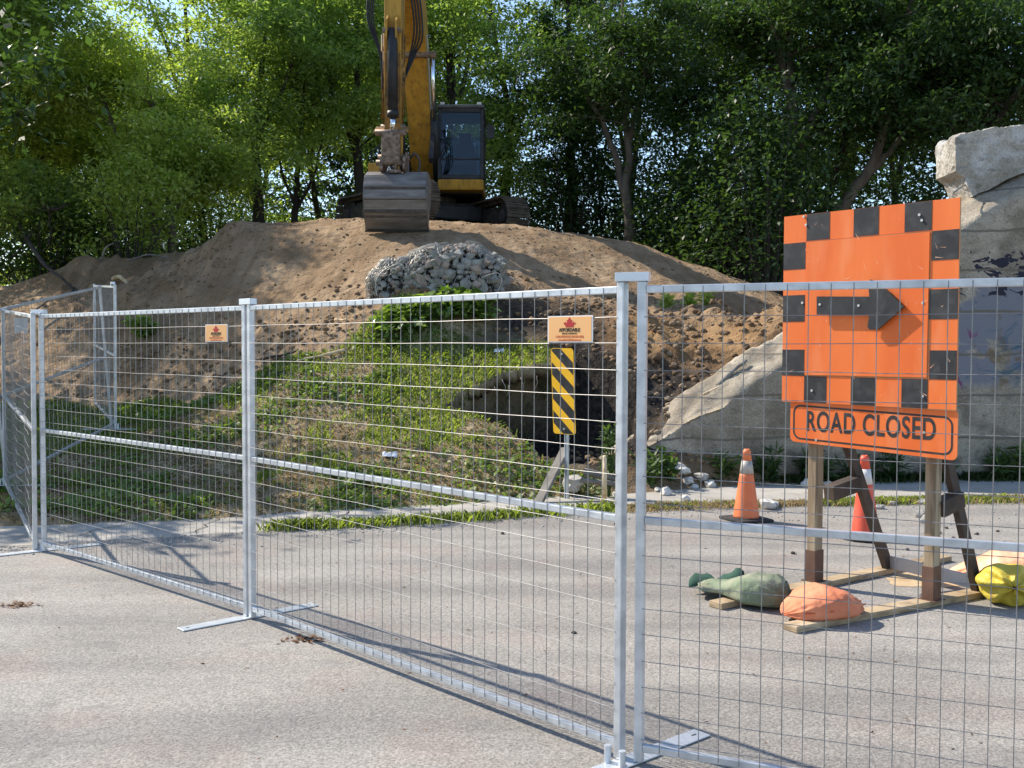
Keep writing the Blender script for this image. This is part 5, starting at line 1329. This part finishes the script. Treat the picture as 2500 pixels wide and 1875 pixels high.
# big dark tree at the left margin with a bare low branch
make_tree('tree', [seen_limb([(-170, 720, 25.5), (-150, 500, 25.5), (-130, 300, 25.5), (-110, 100, 25.5), (-120, -60, 25.5)], .30, .06), seen_limb([(-140, 460, 25.5), (-40, 425, 25.5), (40, 442, 24), (118, 452, 22)], .085, .045), seen_limb([(-130, 330, 25.5), (10, 270, 25.5), (95, 200, 25.5), (150, 130, 25.5)], .075, .02), seen_limb([(-125, 260, 25.5), (-60, 120, 25.5), (30, 20, 25.5)], .07, .02)], LF_G, BARKD,
          'big tree at the left edge with a bare broken branch over the dirt heap', n_sub=16, seed=6, lo=.45, L=.135, W=.054, spread=1.7, clump=.36)
hb = MB()
P = limb_path([at(20, 440, 24), at(52, 505, 22.5), at(85, 560, 21.2), at(128, 600, 20.1), at(158, 622, 19.8)], 16, .03, 3)
hb.tube(P, [.07-.0035*i for i in range(16)], 7); 
for s_, e_ in (((60, 440, 23.4), (65, 500, 23.3)), ((105, 452, 22.2), (102, 540, 22.2)), ((158, 622, 19.8), (160, 680, 19.2)), ((150, 615, 19.9), (168, 650, 19.5)), ((70, 500, 22.2), (20, 560, 22)), ((118, 452, 22), (150, 440, 22))):
    hb.tube(limb_path([at(*s_), (at(*s_)+at(*e_))/2+np.array([.1, 0, .05]), at(*e_)], 8, .06, s_[0]), [.035-.003*i for i in range(8)], 5)
hbo = hb.build('fallen_branch', BARKD, smooth=True); tag(hbo, 'bare dark branch hanging down onto the dirt heap at the left edge', 'branch')
make_tree('tree', [seen_limb([(1080, 500, 27), (1085, 420, 27), (1110, 330, 27), (1095, 200, 27), (1060, 40, 27), (1050, -100, 27)], .15, .03), seen_limb([(1105, 350, 27), (1125, 260, 27), (1100, 120, 26.5)], .07, .02)], LF_G, BARKD,
          'tree rising right behind the excavator cab', n_sub=18, seed=7, lo=.25, spread=1.15)
make_tree('tree', [seen_limb([(1235, 500, 27), (1238, 400, 27), (1232, 300, 27), (1228, 150, 27), (1225, -80, 27)], .20, .04), seen_limb([(1236, 330, 27), (1230, 200, 27), (1205, 60, 27)], .08, .02)], LF_D, BARKD, 'dark tree draped with ivy right of the excavator tracks', n_sub=22, seed=8, lo=.12, spread=.85, clump=.28)
make_tree('tree', [seen_limb([(1361, 530, 23.5), (1360, 460, 23.5), (1352, 400, 23.5), (1362, 330, 23.5), (1355, 230, 23.6), (1338, 100, 23.6), (1345, -80, 23.6)], .145, .03), seen_limb([(1356, 440, 23.5), (1330, 330, 23.5), (1305, 270, 23.6), (1262, 200, 23.8), (1225, 100, 24)], .10, .02), seen_limb([(1360, 300, 23.5), (1390, 180, 23.5), (1400, 60, 23.4)], .07, .02)], LF_D, BARK,
          'tree with a bare grey trunk forking in two at the right end of the mound', n_sub=12, seed=9, lo=.58, spread=1.9)
make_tree('tree', [seen_limb([(1475, 500, 28), (1480, 400, 28), (1500, 300, 28), (1520, 180, 28), (1540, 20, 28), (1550, -80, 28)], .13, .03), seen_limb([(1485, 380, 28), (1450, 310, 28), (1490, 180, 28)], .07, .02)], LF_D, BARKD, 'thin dark tree leaning right beside the gap of sky', n_sub=13, seed=10, lo=.55, spread=1.0)
make_tree('tree', [seen_limb([(1650, 560, 23), (1690, 470, 23), (1718, 380, 23), (1722, 300, 23), (1712, 210, 23), (1700, 60, 23), (1695, -80, 23)], .21, .05), seen_limb([(1716, 250, 23), (1690, 150, 23), (1672, 30, 23)], .11, .03), seen_limb([(1720, 330, 23), (1780, 200, 23), (1830, 60, 23), (1840, -60, 23)], .12, .03)], LF_D, BARK,
          'large tree with a curved thick trunk directly above the arrow sign', n_sub=19, seed=11, lo=.45, spread=2.5)
make_tree('tree', [seen_limb([(1760, 520, 22), (1830, 440, 22), (1885, 350, 22), (1925, 230, 22), (1955, 100, 22), (1970, -60, 22)], .17, .04), seen_limb([(1870, 380, 22), (1960, 280, 22), (2060, 180, 22)], .09, .03)], LF_D, BARK,
          'tree with a trunk leaning far right behind the arrow sign', n_sub=20, seed=12, lo=.5, spread=2.4)
make_tree('tree', [seen_limb([(1740, 520, 24), (1790, 410, 24), (1830, 300, 24), (1850, 160, 24), (1860, -40, 24)], .14, .03)], LF_D, BARKD, 'second slimmer dark trunk leaning right behind the arrow sign', n_sub=20, seed=13, lo=.5, spread=2.2)
make_tree('tree', [seen_limb([(2060, 560, 22), (2110, 420, 22), (2130, 260, 22), (2150, 100, 22), (2160, -80, 22)], .18, .04), seen_limb([(2125, 300, 22), (2210, 180, 21), (2280, 60, 21)], .09, .03), seen_limb([(2125, 330, 22), (2060, 220, 22), (2020, 80, 22)], .09, .03)], LF_D, BARKD, 'dark leafy tree above the broken parapet block', n_sub=18, seed=14, lo=.25, spread=2.4)
# --- rest of the row
for i, (u, Y, h, m) in enumerate(((-20, 29, 8.2, LF_G), (90, 29, 8.6, LF_Y), (250, 31, 9.0, LF_G), (455, 29, 12.0, LF_Y), (700, 32, 14, LF_G), (870, 31, 14.5, LF_G), (990, 30, 14.5, LF_Y), (1348, 32, 14.5, LF_D), (1580, 30, 14.5, LF_D), (1950, 28, 14, LF_D), (2230, 27, 13, LF_D), (-180, 25, 12, LF_D))):
    x = at(u, 845/VS, Y)[0]
    make_tree('tree', up_tree(x, Y, h, .16, (rnd.uniform(-.08, .08), 0), 3, 40+i), m, BARKD, GEN, n_sub=13, n_twig=5, leaves=80, L=.155, W=.066, spread=(1.5 if u == 1348 else 2.6), lo=.25, group=ROW, seed=40+i, clump=.40)
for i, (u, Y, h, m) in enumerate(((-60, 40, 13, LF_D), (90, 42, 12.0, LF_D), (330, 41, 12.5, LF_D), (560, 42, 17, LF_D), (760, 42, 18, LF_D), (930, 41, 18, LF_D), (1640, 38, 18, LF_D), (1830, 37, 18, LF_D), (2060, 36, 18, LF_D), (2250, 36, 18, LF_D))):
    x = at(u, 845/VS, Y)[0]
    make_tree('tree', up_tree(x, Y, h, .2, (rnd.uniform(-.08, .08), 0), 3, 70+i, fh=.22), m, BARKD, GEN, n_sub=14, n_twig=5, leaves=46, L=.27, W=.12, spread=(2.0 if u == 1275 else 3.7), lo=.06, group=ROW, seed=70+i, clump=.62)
# a tree out of the frame on the left that throws the shade over the bank and path
for i, (x, y, h) in enumerate(((-12.6, 16.4, 8.4), (-10.3, 14.9, 7.2))):
    make_tree('tree', up_tree(x, y, h, .2, (.03, -.03), 4, 90+i, fh=.3), LF_D, BARKD, 'tree beyond the left edge whose shade falls on the grass', n_sub=12, n_twig=5, leaves=40, L=.19, W=.095, spread=2.0, lo=.3, group='shade trees beyond the left edge', seed=90+i)
# the wood far behind, one mass
r = np.random.RandomState(64); n = 5200
fx = r.uniform(-19, 40, n); fx = np.where(np.abs(fx-.9) < .6, fx+3, fx); fy = r.uniform(48, 56, n); fz = 1.5+r.rand(n)*(5.0+2.2*fbm(fx, fx*0, .25, 3))
P = np.repeat(np.stack([fx, fy, fz], 1), 14, 0)+r.normal(0, .45, (n*14, 3))
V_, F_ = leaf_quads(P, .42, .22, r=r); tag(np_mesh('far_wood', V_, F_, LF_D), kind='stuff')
make_tree('tree', up_tree(-12.0, 22.4, 9.0, .16, (.02, 0), 4, 95, fh=.35), LF_G, BARKD, 'leafy tree cut off by the left edge, nearest the dirt heap', n_sub=12, seed=95, lo=.35, spread=1.5, clump=.32)
# --- undergrowth
def shrub(u, v, Y, h, w, m, label, seed, group=None, n=90, leaves=26, L=.13, W=.065, cat='shrub', name='shrub', z=None):
    r = np.random.RandomState(seed+500); p = at(u, v, Y); x, y = p[0], p[1]; zb = z1(x, y) if z is None else z
    t = thing(name, label, cat, (x, y, zb), group=group); pl = (x, y, zb)
    Cn = []; q = MB()
    for k in range(n):
        a = r.rand()*2*math.pi; rr_ = math.sqrt(r.rand()); el = r.rand()
        c = np.array([x+math.cos(a)*rr_*w*(1-.35*el), y+math.sin(a)*rr_*w*.6, zb+.1*h+h*el*(1-.35*rr_**2)*(.8+.3*r.rand())]); Cn.append(c)
        if k % 5 == 0: q.tube([(x+.3*(c[0]-x), y+.3*(c[1]-y), zb-.05), (x+.7*(c[0]-x), y+.7*(c[1]-y), (zb+c[2])/2+.1*h), c], [.02, .012, .005], 4, cap=False)
    q.build('stems', BARKD, t, pl=pl)
    Cn = np.array(Cn); P = np.repeat(Cn, leaves, 0)+r.normal(0, 1, (len(Cn)*leaves, 3))*np.array([.26, .22, .17])*(h/2.6)**.4
    V_, F_ = leaf_quads(P, L, W, r=r); np_mesh('foliage', V_, F_, m, t, pl=pl); return t
UG = 'undergrowth shrubs below the trees'
for i, (u, v, Y, h, w, m, lb) in enumerate((
    (285, 560, 22.3, 2.6, 1.3, LF_Y, 'bright yellow green shrub behind the low dirt heap'), (200, 560, 24, 2.2, 1.6, LF_D, None), (90, 570, 23, 2.4, 1.8, LF_D, None), (10, 580, 24, 2.2, 1.7, LF_G, None), (440, 520, 27.5, 2.6, 1.4, LF_D, None),
    (500, 470, 28.5, 2.2, 1.2, LF_Y, None), (605, 470, 30, 2.6, 1.5, LF_Y, None), (690, 470, 30.5, 2.8, 1.6, LF_Y, None), (770, 470, 31, 3.0, 1.7, LF_G, None), (540, 470, 34, 5, 2.4, LF_D, None), (660, 470, 35, 5, 2.6, LF_D, None), (420, 500, 33, 5.5, 2.4, LF_D, None), (800, 470, 36, 5, 2.6, LF_D, None), (300, 520, 32, 5, 2.2, LF_D, None), (1110, 440, 26, 3.4, 1.3, LF_Y, 'yellow green shrub right of the excavator cab'), (1180, 470, 26.5, 2.2, 1.0, LF_G, None),
    (1240, 500, 25.5, 3.6, 1.5, LF_D, None), (1310, 500, 26, 3.8, 1.5, LF_D, None), (1410, 540, 26.5, 3.0, 1.4, LF_D, None), (1470, 560, 23.5, 3.0, 1.5, LF_D, 'dark bushy shrub at the right foot of the mound'), (1540, 580, 22.5, 3.6, 1.6, LF_D, None), (1600, 600, 21.5, 4.0, 1.6, LF_D, None), (1660, 600, 20.5, 4.2, 1.6, LF_D, None), (1720, 560, 22.5, 4.2, 1.6, LF_D, None),
    (1440, 500, 28, 4.6, 1.9, LF_D, None), (1560, 520, 27, 5.2, 1.9, LF_D, None), (1650, 500, 27, 5.0, 1.9, LF_D, None), (1800, 520, 25, 4.4, 1.7, LF_D, None), (1900, 520, 24, 4.4, 1.7, LF_G, None), (2000, 520, 23, 4.4, 1.7, LF_D, None), (2090, 500, 21.5, 3.6, 1.5, LF_D, None))):
    shrub(u, v, Y, h, w, m, lb or 'leafy shrub in the undergrowth below the trees', i, None if lb else UG, n=int(46*h*w/2.4)+30)
# leafy bush under the gabion and other plants
LF_B = leafmat('glossy_leaf', (.10, .17, .035), (.21, .29, .085), .45, .28)
t = thing('leafy_bush', 'glossy broad leaved bush sprawling below the stone gabion', 'bush', tuple(at(930, 700, 14.6)))
pl = tuple(at(930, 700, 14.6)); Cn = []; q = MB(); r = np.random.RandomState(77)
for k in range(150):
    u = r.uniform(825, 1045); lo_ = np.interp(u, (825, 880, 960, 1045), (742, 735, 700, 690)); hi_ = np.interp(u, (825, 880, 960, 1045), (712, 668, 648, 650)); v = r.uniform(hi_, lo_); Yb = 14.75-(v-650)/100*.55+r.uniform(-.15, .1)
    p = at(u, v, Yb); p[2] = max(p[2], z1(p[0], p[1])+.03); Cn.append(p)
    if k % 4 == 0: q.tube([(p[0], p[1]+.2, z1(p[0], p[1]+.2)-.02), p], [.008, .004], 4, cap=False)
q.build('stems', BARKD, t, pl=pl); Cn = np.array(Cn); P = np.repeat(Cn, 11, 0)+r.normal(0, 1, (len(Cn)*11, 3))*np.array([.09, .08, .05])
P[:, 2] += .06; V_, F_ = leaf_quads(P, .15, .095, droop=.1, r=r); np_mesh('foliage', V_, F_, LF_B, t, pl=pl)
def weed(u, v, Y, h, w, m, label, seed, n=60, L=.09, W=.022, group=None, name='weed', zb=None, stems=6):
    r = np.random.RandomState(seed+900); p = at(u, v, Y); x, y = p[0], p[1]; z = zb if zb is not None else (max(z1(x, y), 0) if y > near_y(x) else .004)
    t = thing(name, label, 'weed', (x, y, z), group=group); pl = (x, y, z); q = MB(); P = []
    for s in range(stems):
        a = r.rand()*6.28; e = np.array([x+math.cos(a)*w*r.rand(), y+math.sin(a)*w*r.rand(), z+h*(.6+.45*r.rand())]); b = np.array([x+math.cos(a)*.03, y+math.sin(a)*.03, z-.01])
        q.tube([b, (b+e)/2+np.array([0, 0, .02]), e], [.006, .004, .002], 4, cap=False)
        for k in range(n): f = .12+.88*r.rand(); P.append(b+(e-b)*f+r.normal(0, .012, 3))
    q.build('stems', m, t, pl=pl); V_, F_ = leaf_quads(np.array(P), L, W, droop=-.3, r=r); np_mesh('leaves', V_, F_, m, t, pl=pl)
LF_W = leafmat('weed_green', (.045, .090, .022), (.105, .165, .045), .35)
weed(1312, 1070, 10.75, .78, .13, LF_W, 'tall feathery weed beside the striped hazard marker', 1, n=46, stems=8, zb=.02)
weed(1432, 1058, 11.55, .42, .20, LF_W, 'broad leaved weed at the low end of the concrete wall', 2, n=16, L=.13, W=.075, zb=.01)
for i, (u, v, Y) in enumerate(((1745, 1045, 12.0), (1770, 1046, 12.0), (1560, 1055, 11.85), (1850, 1042, 12.05), (2030, 1036, 12.15), (2160, 1032, 12.25), (1660, 1050, 11.9), (1400, 1066, 11.4), (2200, 1032, 12.3), (1930, 1040, 12.1))):
    weed(u, v, Y, rnd.uniform(.22, .4), .22, LF_W if i % 3 else LF_D, 'low green weed growing at the foot of the concrete wall', 10+i, n=14, L=.16, W=.035, group='weeds along the wall', zb=.0, stems=10)
for i, (u, v, Y) in enumerate(((1492, 665, 15.6), (1440, 668, 15.4), (1525, 672, 15.4))):
    weed(u, v, Y, .22, .12, LF_Y, 'small bright weed sprouting on the bare dirt terrace', 30+i, n=12, L=.13, W=.05, group='weeds on the dirt terrace', stems=6)
weed(310, 672, 16.7, .30, .35, LF_G, 'low weed patch on the shaded left face of the mound', 40, n=40, L=.12, W=.06, stems=14)

# ---- grass (nobody could count the blades)
GRA = leafmat('grass_blades', (.155, .215, .045), (.310, .360, .110), .48, .6)
DRY = leafmat('dry_grass', (.32, .25, .14), (.50, .41, .26), .3, .8, tcol=(1.2, 1.1, .8))
def blades(P, h, w, r, bend=.5):
    n = len(P); a = r.rand(n)*2*math.pi; d = np.stack([np.cos(a), np.sin(a), np.zeros(n)], 1); s = np.stack([-np.sin(a), np.cos(a), np.zeros(n)], 1)
    hh = (h*(.5+.9*r.rand(n)))[:, None]; b = (bend*r.rand(n))[:, None]; up = np.array([0, 0, 1.0]); ww = w*(.7+.6*r.rand(n))[:, None]
    m = P+up*hh*.6+d*hh*b*.35; tp = P+up*hh*(1-.25*b)+d*hh*b
    V = np.stack([P-s*ww/2, P+s*ww/2, m+s*ww*.36, tp, m-s*ww*.36], 1).reshape(-1, 3)
    F1 = np.arange(5*n).reshape(n, 5)
    return V, F1
def scatter(n, x0, x1, y0, y1, r, cond):
    x = r.uniform(x0, x1, n); y = r.uniform(y0, y1, n); k = cond(x, y, r); x = x[k]; y = y[k]
    return np.stack([x, y, zt(x, y)-.004], 1)
r = np.random.RandomState(5)
def dens(x, y):
    a = fbm(x, y, .9, 4)+.55*fbm(x+40, y-9, 2.6, 3)
    up = sstep(10.5, 13.4, y)*.30+sstep(-3.5, -5.5, x)*.2*sstep(12.5, 14, y)
    return np.clip((a+up-.14)*4.2+.12+.6*np.exp(-((x-.3)**2+(y-11.0)**2)/.8), 0.05, 1)*(gm(x, y) > .45)
P = scatter(210000, -8.5, 2.2, 9.0, 15.8, r, lambda x, y, q: q.rand(len(x)) < dens(x, y)**1.3)
V1, F1 = blades(P, .060, .0075, r, .9)
tag(np_mesh('grass', V1, F1, GRA), kind='stuff')
P = scatter(90000, -8.5, 2.2, 9.0, 15.5, r, lambda x, y, q: (q.rand(len(x)) < .95*(1-dens(x, y))) & (gm(x, y) > .4))
V1, F1 = blades(P, .040, .006, r, 1.6)
tag(np_mesh('dry_grass', V1, F1, DRY), kind='stuff')
# broad weeds woven through the turf
P = scatter(42000, -8.5, 2.2, 9.2, 15.7, r, lambda x, y, q: (q.rand(len(x)) < np.clip((fbm(x-13, y+7, 1.3, 4)+.22*sstep(12, 14, y)-.16)*4, .02, .8)+.5*np.exp(-((x-.2)**2+(y-11.0)**2)/.8)) & (gm(x, y) > .5))
P = np.repeat(P, 3, 0)+r.normal(0, .03, (len(P)*3, 3))*np.array([1, 1, .5])+np.stack([np.zeros(len(P)*3), np.zeros(len(P)*3), np.repeat(.015+.075*np.clip(fbm(P[:, 0], P[:, 1], 4.0, 2)+.4, 0, 1), 3)*r.rand(len(P)*3)], 1)
V1, F1 = leaf_quads(P, .075, .04, droop=-.1, r=r)
tag(np_mesh('ground_weeds', V1, F1, leafmat('ground_weed_leaf', (.095, .160, .032), (.200, .270, .070), .4)), kind='stuff')
# strip of grass along the edge of the road
def edge_strip(name, u0, u1, n, h, wd_, m, den):
    g0 = gnd(u0, np.interp(u0, *zip(*NE)))[0]; g1 = gnd(u1, np.interp(u1, *zip(*NE)))[0]
    x = r.uniform(g0, g1, n); y = near_y(x)+np.interp(x, rx, jit)+r.normal(0, 1, n)*wd_*(.55+.7*vnoise(x*1.7, x*0+3))+.03
    k = r.rand(n) < den(x); x, y = x[k], y[k]
    V1, F1 = blades(np.stack([x, y, np.full(len(x), .002)], 1), h, .008, r, .9); return tag(np_mesh(name, V1, F1, m), kind='stuff')
hv = lambda x: np.clip(.35+1.4*fbm(x, x*0+2, 1.1, 3), .12, 1)
edge_strip('verge_grass', 560, 1345, 18000, .085, .085, GRA, lambda x: hv(x)*sstep(-2.6, -1.4, x))
edge_strip('verge_grass', 1345, 1680, 6000, .055, .075, GRA, lambda x: hv(x)*.6)
edge_strip('verge_grass', 1345, 2300, 12000, .05, .10, DRY, lambda x: np.full(len(x), .7))
edge_strip('verge_grass', 1750, 2300, 8000, .06, .10, GRA, lambda x: hv(x)*.7)
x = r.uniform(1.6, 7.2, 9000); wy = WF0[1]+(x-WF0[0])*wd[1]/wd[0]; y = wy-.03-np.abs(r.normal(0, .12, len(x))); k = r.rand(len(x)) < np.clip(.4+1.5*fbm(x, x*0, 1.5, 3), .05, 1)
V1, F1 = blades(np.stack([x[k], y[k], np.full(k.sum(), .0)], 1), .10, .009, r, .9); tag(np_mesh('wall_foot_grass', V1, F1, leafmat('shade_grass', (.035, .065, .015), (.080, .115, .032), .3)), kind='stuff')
# loose clods on the dirt
P = scatter(16000, -7, 6.5, 11.5, 19.8, r, lambda x, y, q: (gm(x, y) < .3) & (y > far_y(x)+.3) & (q.rand(len(x)) < .25+.75*np.clip(sstep(16.8, 15, y)+sstep(-4.5, -6, x), 0, 1)))
Vs = []; Fs = []; o = 0
RV = [(np.array([tuple(v) for v in a]), np.array(b)) for a, b in ROCKS1]
for p in P:
    v, f = RV[r.randint(9)]; s = .009+(.030+.030*(p[1] < 16.5))*r.rand()**3.2; a = r.rand()*6.28; ca, sa = math.cos(a), math.sin(a)
    Vs.append((v @ np.array([[ca, sa, 0], [-sa, ca, 0], [0, 0, 1]]))*s+p+np.array([0, 0, s*.3])); Fs.append(f+o); o += len(v)
CLOD = pmat('soil_clod', (.12, .072, .038), (.27, .175, .095), 3, .95, bump=.3, bscale=60, c3=(.34, .29, .22), s3=1.5, a3=.35)
tag(np_mesh('soil_clods', np.concatenate(Vs), np.concatenate(Fs), CLOD), kind='stuff')

# grit along the edge of the road
r = np.random.RandomState(71); n = 2600
x = r.uniform(-4, 7.5, n); y = near_y(x)-np.abs(r.normal(0, .55, n))*(.4+.8*sstep(1, 3, x)); Vs = []; Fs = []; o = 0
for a_, b_ in zip(x, y):
    v, f = RV[r.randint(9)]; s = .004+.012*r.rand()**4; Vs.append(v*s+np.array([a_, b_, .004+s*.3])); Fs.append(f+o); o += len(v)
tag(np_mesh('grit', np.concatenate(Vs), np.concatenate(Fs), STONE), kind='stuff')
# ---- odds and ends
LEAFD = leafmat('dead_leaf', (.10, .045, .022), (.24, .12, .055), .2, .8, tcol=(1, .8, .6))
for (u, v, s, lb) in ((664, 1384, .13, 'small drift of dead brown leaves in front of the middle fence panel'), (43, 1309, .10, 'small drift of dead brown leaves at the left on the open asphalt')):
    g = gnd(u, v); n = 70
    P = np.stack([g[0]+r.normal(0, s*.55, n), g[1]+r.normal(0, s*.30, n), .010+.012*r.rand(n)], 1)
    V1, F1 = leaf_quads(P, .036, .018, droop=0, r=r); V1[:, 2] = .006+np.clip(V1[:, 2]-.006, 0, 1)*.45; tag(np_mesh('leaf_pile', V1, F1, LEAFD), lb, 'dead leaves')
n = 260; P = np.stack([r.uniform(-4, 4, n), r.uniform(3.0, 9.2, n), np.full(n, .009)], 1); P = P[P[:, 1] < near_y(P[:, 0])-.1]
V1, F1 = leaf_quads(P, .028, .010, droop=0, r=r); V1[:, 2] = np.clip(V1[:, 2], .006, .016); tag(np_mesh('road_litter', V1, F1, LEAFD), kind='stuff')
def stick(name, pts_, r0, r1, m, label, n=14, cat='stick', wob=.012):
    q = MB(); q.tube(limb_path(pts_, n, wob, r0*99), [r0+(r1-r0)*i/(n-1) for i in range(n)], 7); return tag(q.build(name, m, smooth=True), label, cat)
PEEL = pmat('peeled_wood', (.60, .44, .25), (.74, .60, .38), 7, .8, c3=(.30, .17, .08), s3=12, a3=.6)
stick('peeled_stick', [(gnd(1303, 1087)[0], gnd(1303, 1087)[1], .0), at(1306, 1055, 10.05), at(1307, 1010, 10.1), at(1304, 985, 10.15)], .030, .022, PEEL, 'pale peeled upright stick between the hazard marker and the fence posts')
GREYB = pmat('silvery_old_timber', (.13, .115, .10), (.25, .23, .20), 5, .9, bump=.4, bscale=30, stretch=(1, 1, .3))
q = MB(); a = at(1163, 1073, 10.35); b = at(1222, 968, 10.8); q.beam((a[0], a[1], 0), b, .035, .11, up=(.8, -.5, .2)); tag(q.build('leaning_board', GREYB, bevel=.006), 'weathered grey board leaning on the grass left of the hazard marker post', 'board')
stick('old_log', [at(1262, 1020, 10.7), at(1300, 1026, 10.7), at(1345, 1035, 10.7)], .045, .035, GREYB, 'weathered grey log lying under the tall weed by the fence posts', cat='log', wob=.02)
stick('thin_log', [at(1255, 1036, 10.6), at(1300, 1042, 10.6), at(1350, 1046, 10.6)], .03, .025, GREYB, 'thinner grey log below the weathered one by the fence posts', cat='log', wob=.02)
g = at(1240, 1002, 10.85); rock_obj('boulder', g[0], g[1], .16, STONE, 'rounded grey boulder just right of the hazard marker post', z=max(.12, z1(g[0], g[1]))-.05, k=5)
stick('wall_stick', [at(1548, 835, 12.35), at(1580, 805, 12.35), at(1612, 778, 12.4)], .035, .02, GREYB, 'grey driftwood stick lying on the crest of the sloping wall')
stick('wall_stick', [at(1490, 878, 12.3), at(1520, 850, 12.3), at(1555, 835, 12.3)], .015, .010, PEEL, 'thin pale stick lying low on the crest of the sloping wall')
stick('root', [at(1270, 172+640, 13.1)-np.array([1.2, 0, 0]), at(1140, 850, 13.0), at(1142, 880, 13.0)], .008, .004, GREYB, 'thin root hanging from the sod over the dark pit') if False else None
for i, (u, v, du, dv) in enumerate(((1068, 835, 4, 22), (1100, 832, -6, 25), (1085, 820, 6, 30), (1125, 815, 5, 35), (1160, 812, -4, 30), (1045, 850, -8, 20))):
    stick('root', [at(u, v, 13.12), at(u+du*.6+3, v+dv*.5, 13.06), at(u+du, v+dv, 13.08)], .006, .003, GREYB, 'thin root hanging from the cut sod over the dark pit', n=8)['group'] = 'roots hanging over the pit'
for i, (pa, pb, pc, lb) in enumerate((((745, 745, 14.0), (700, 757, 13.9), (640, 772, 13.8), 'pale broken branch at the foot of the mound above the grass'), ((575, 768, 14.4), (600, 780, 14.2), (640, 785, 14.1), 'dark root stub at the foot of the mound beside the middle posts'), ((725, 700, 15.0), (738, 712, 14.9), (750, 722, 14.8), 'short pale twig high on the mound face'))):
    stick('branch', [np.array([*at(*p)[:2], z1(*at(*p)[:2])+.05]) for p in (pa, pb, pc)], .025, .010, PEEL if 'pale' in lb else BARKD, lb, cat='branch')
LIT = pmat('white_litter', (.62, .63, .65), (.76, .77, .80), 9, .5)
def litter(u, v, Y, w, label):
    p = at(u, v, Y); q = MB(); n = 7
    for i in range(n):
        for j in range(n):
            x = (i/(n-1)-.5)*w; y = (j/(n-1)-.5)*w*.6
            q.v.append((p[0]+x, p[1]+y, z1(p[0]+x, p[1]+y)+.035+.035*mnoise.noise(Vector((i*.9, j*.9, u)))))
    for i in range(n-1):
        for j in range(n-1): q.f.append((i*n+j, (i+1)*n+j, (i+1)*n+j+1, i*n+j+1)); q.m.append(0)
    tag(q.build('litter', LIT), label, 'litter')
litter(842, 994, 11.3, .17, 'crumpled white paper on the grass bank behind the middle panel')
litter(1078, 744, 13.95, .14, 'scrap of pale plastic at the top of the grass ledge above the pit')
stick('bleached_root', [at(245, 603, 20.2), at(258, 596, 20.1), at(268, 605, 20.0), at(280, 622, 19.9)], .05, .03, PEEL, 'bleached forked root sticking out of the low dirt heap on the left', cat='root')
for i, (a, b, c) in enumerate((((275, 568, 21), (320, 560, 21), (365, 562, 21)), ((215, 575, 21), (228, 545, 21), (245, 530, 21)), ((70, 680, 18.5), (120, 650, 18.6), (150, 655, 18.6)), ((90, 720, 17.5), (140, 690, 18), (185, 688, 18)))):
    stick('heap_stick', [at(*a)+np.array([0, 0, .05]), at(*b)+np.array([0, 0, .1]), at(*c)+np.array([0, 0, .05])], .022, .012, GREYB, 'grey dead stick poking out of the low dirt heap on the left')['group'] = 'dead sticks on the left heap'
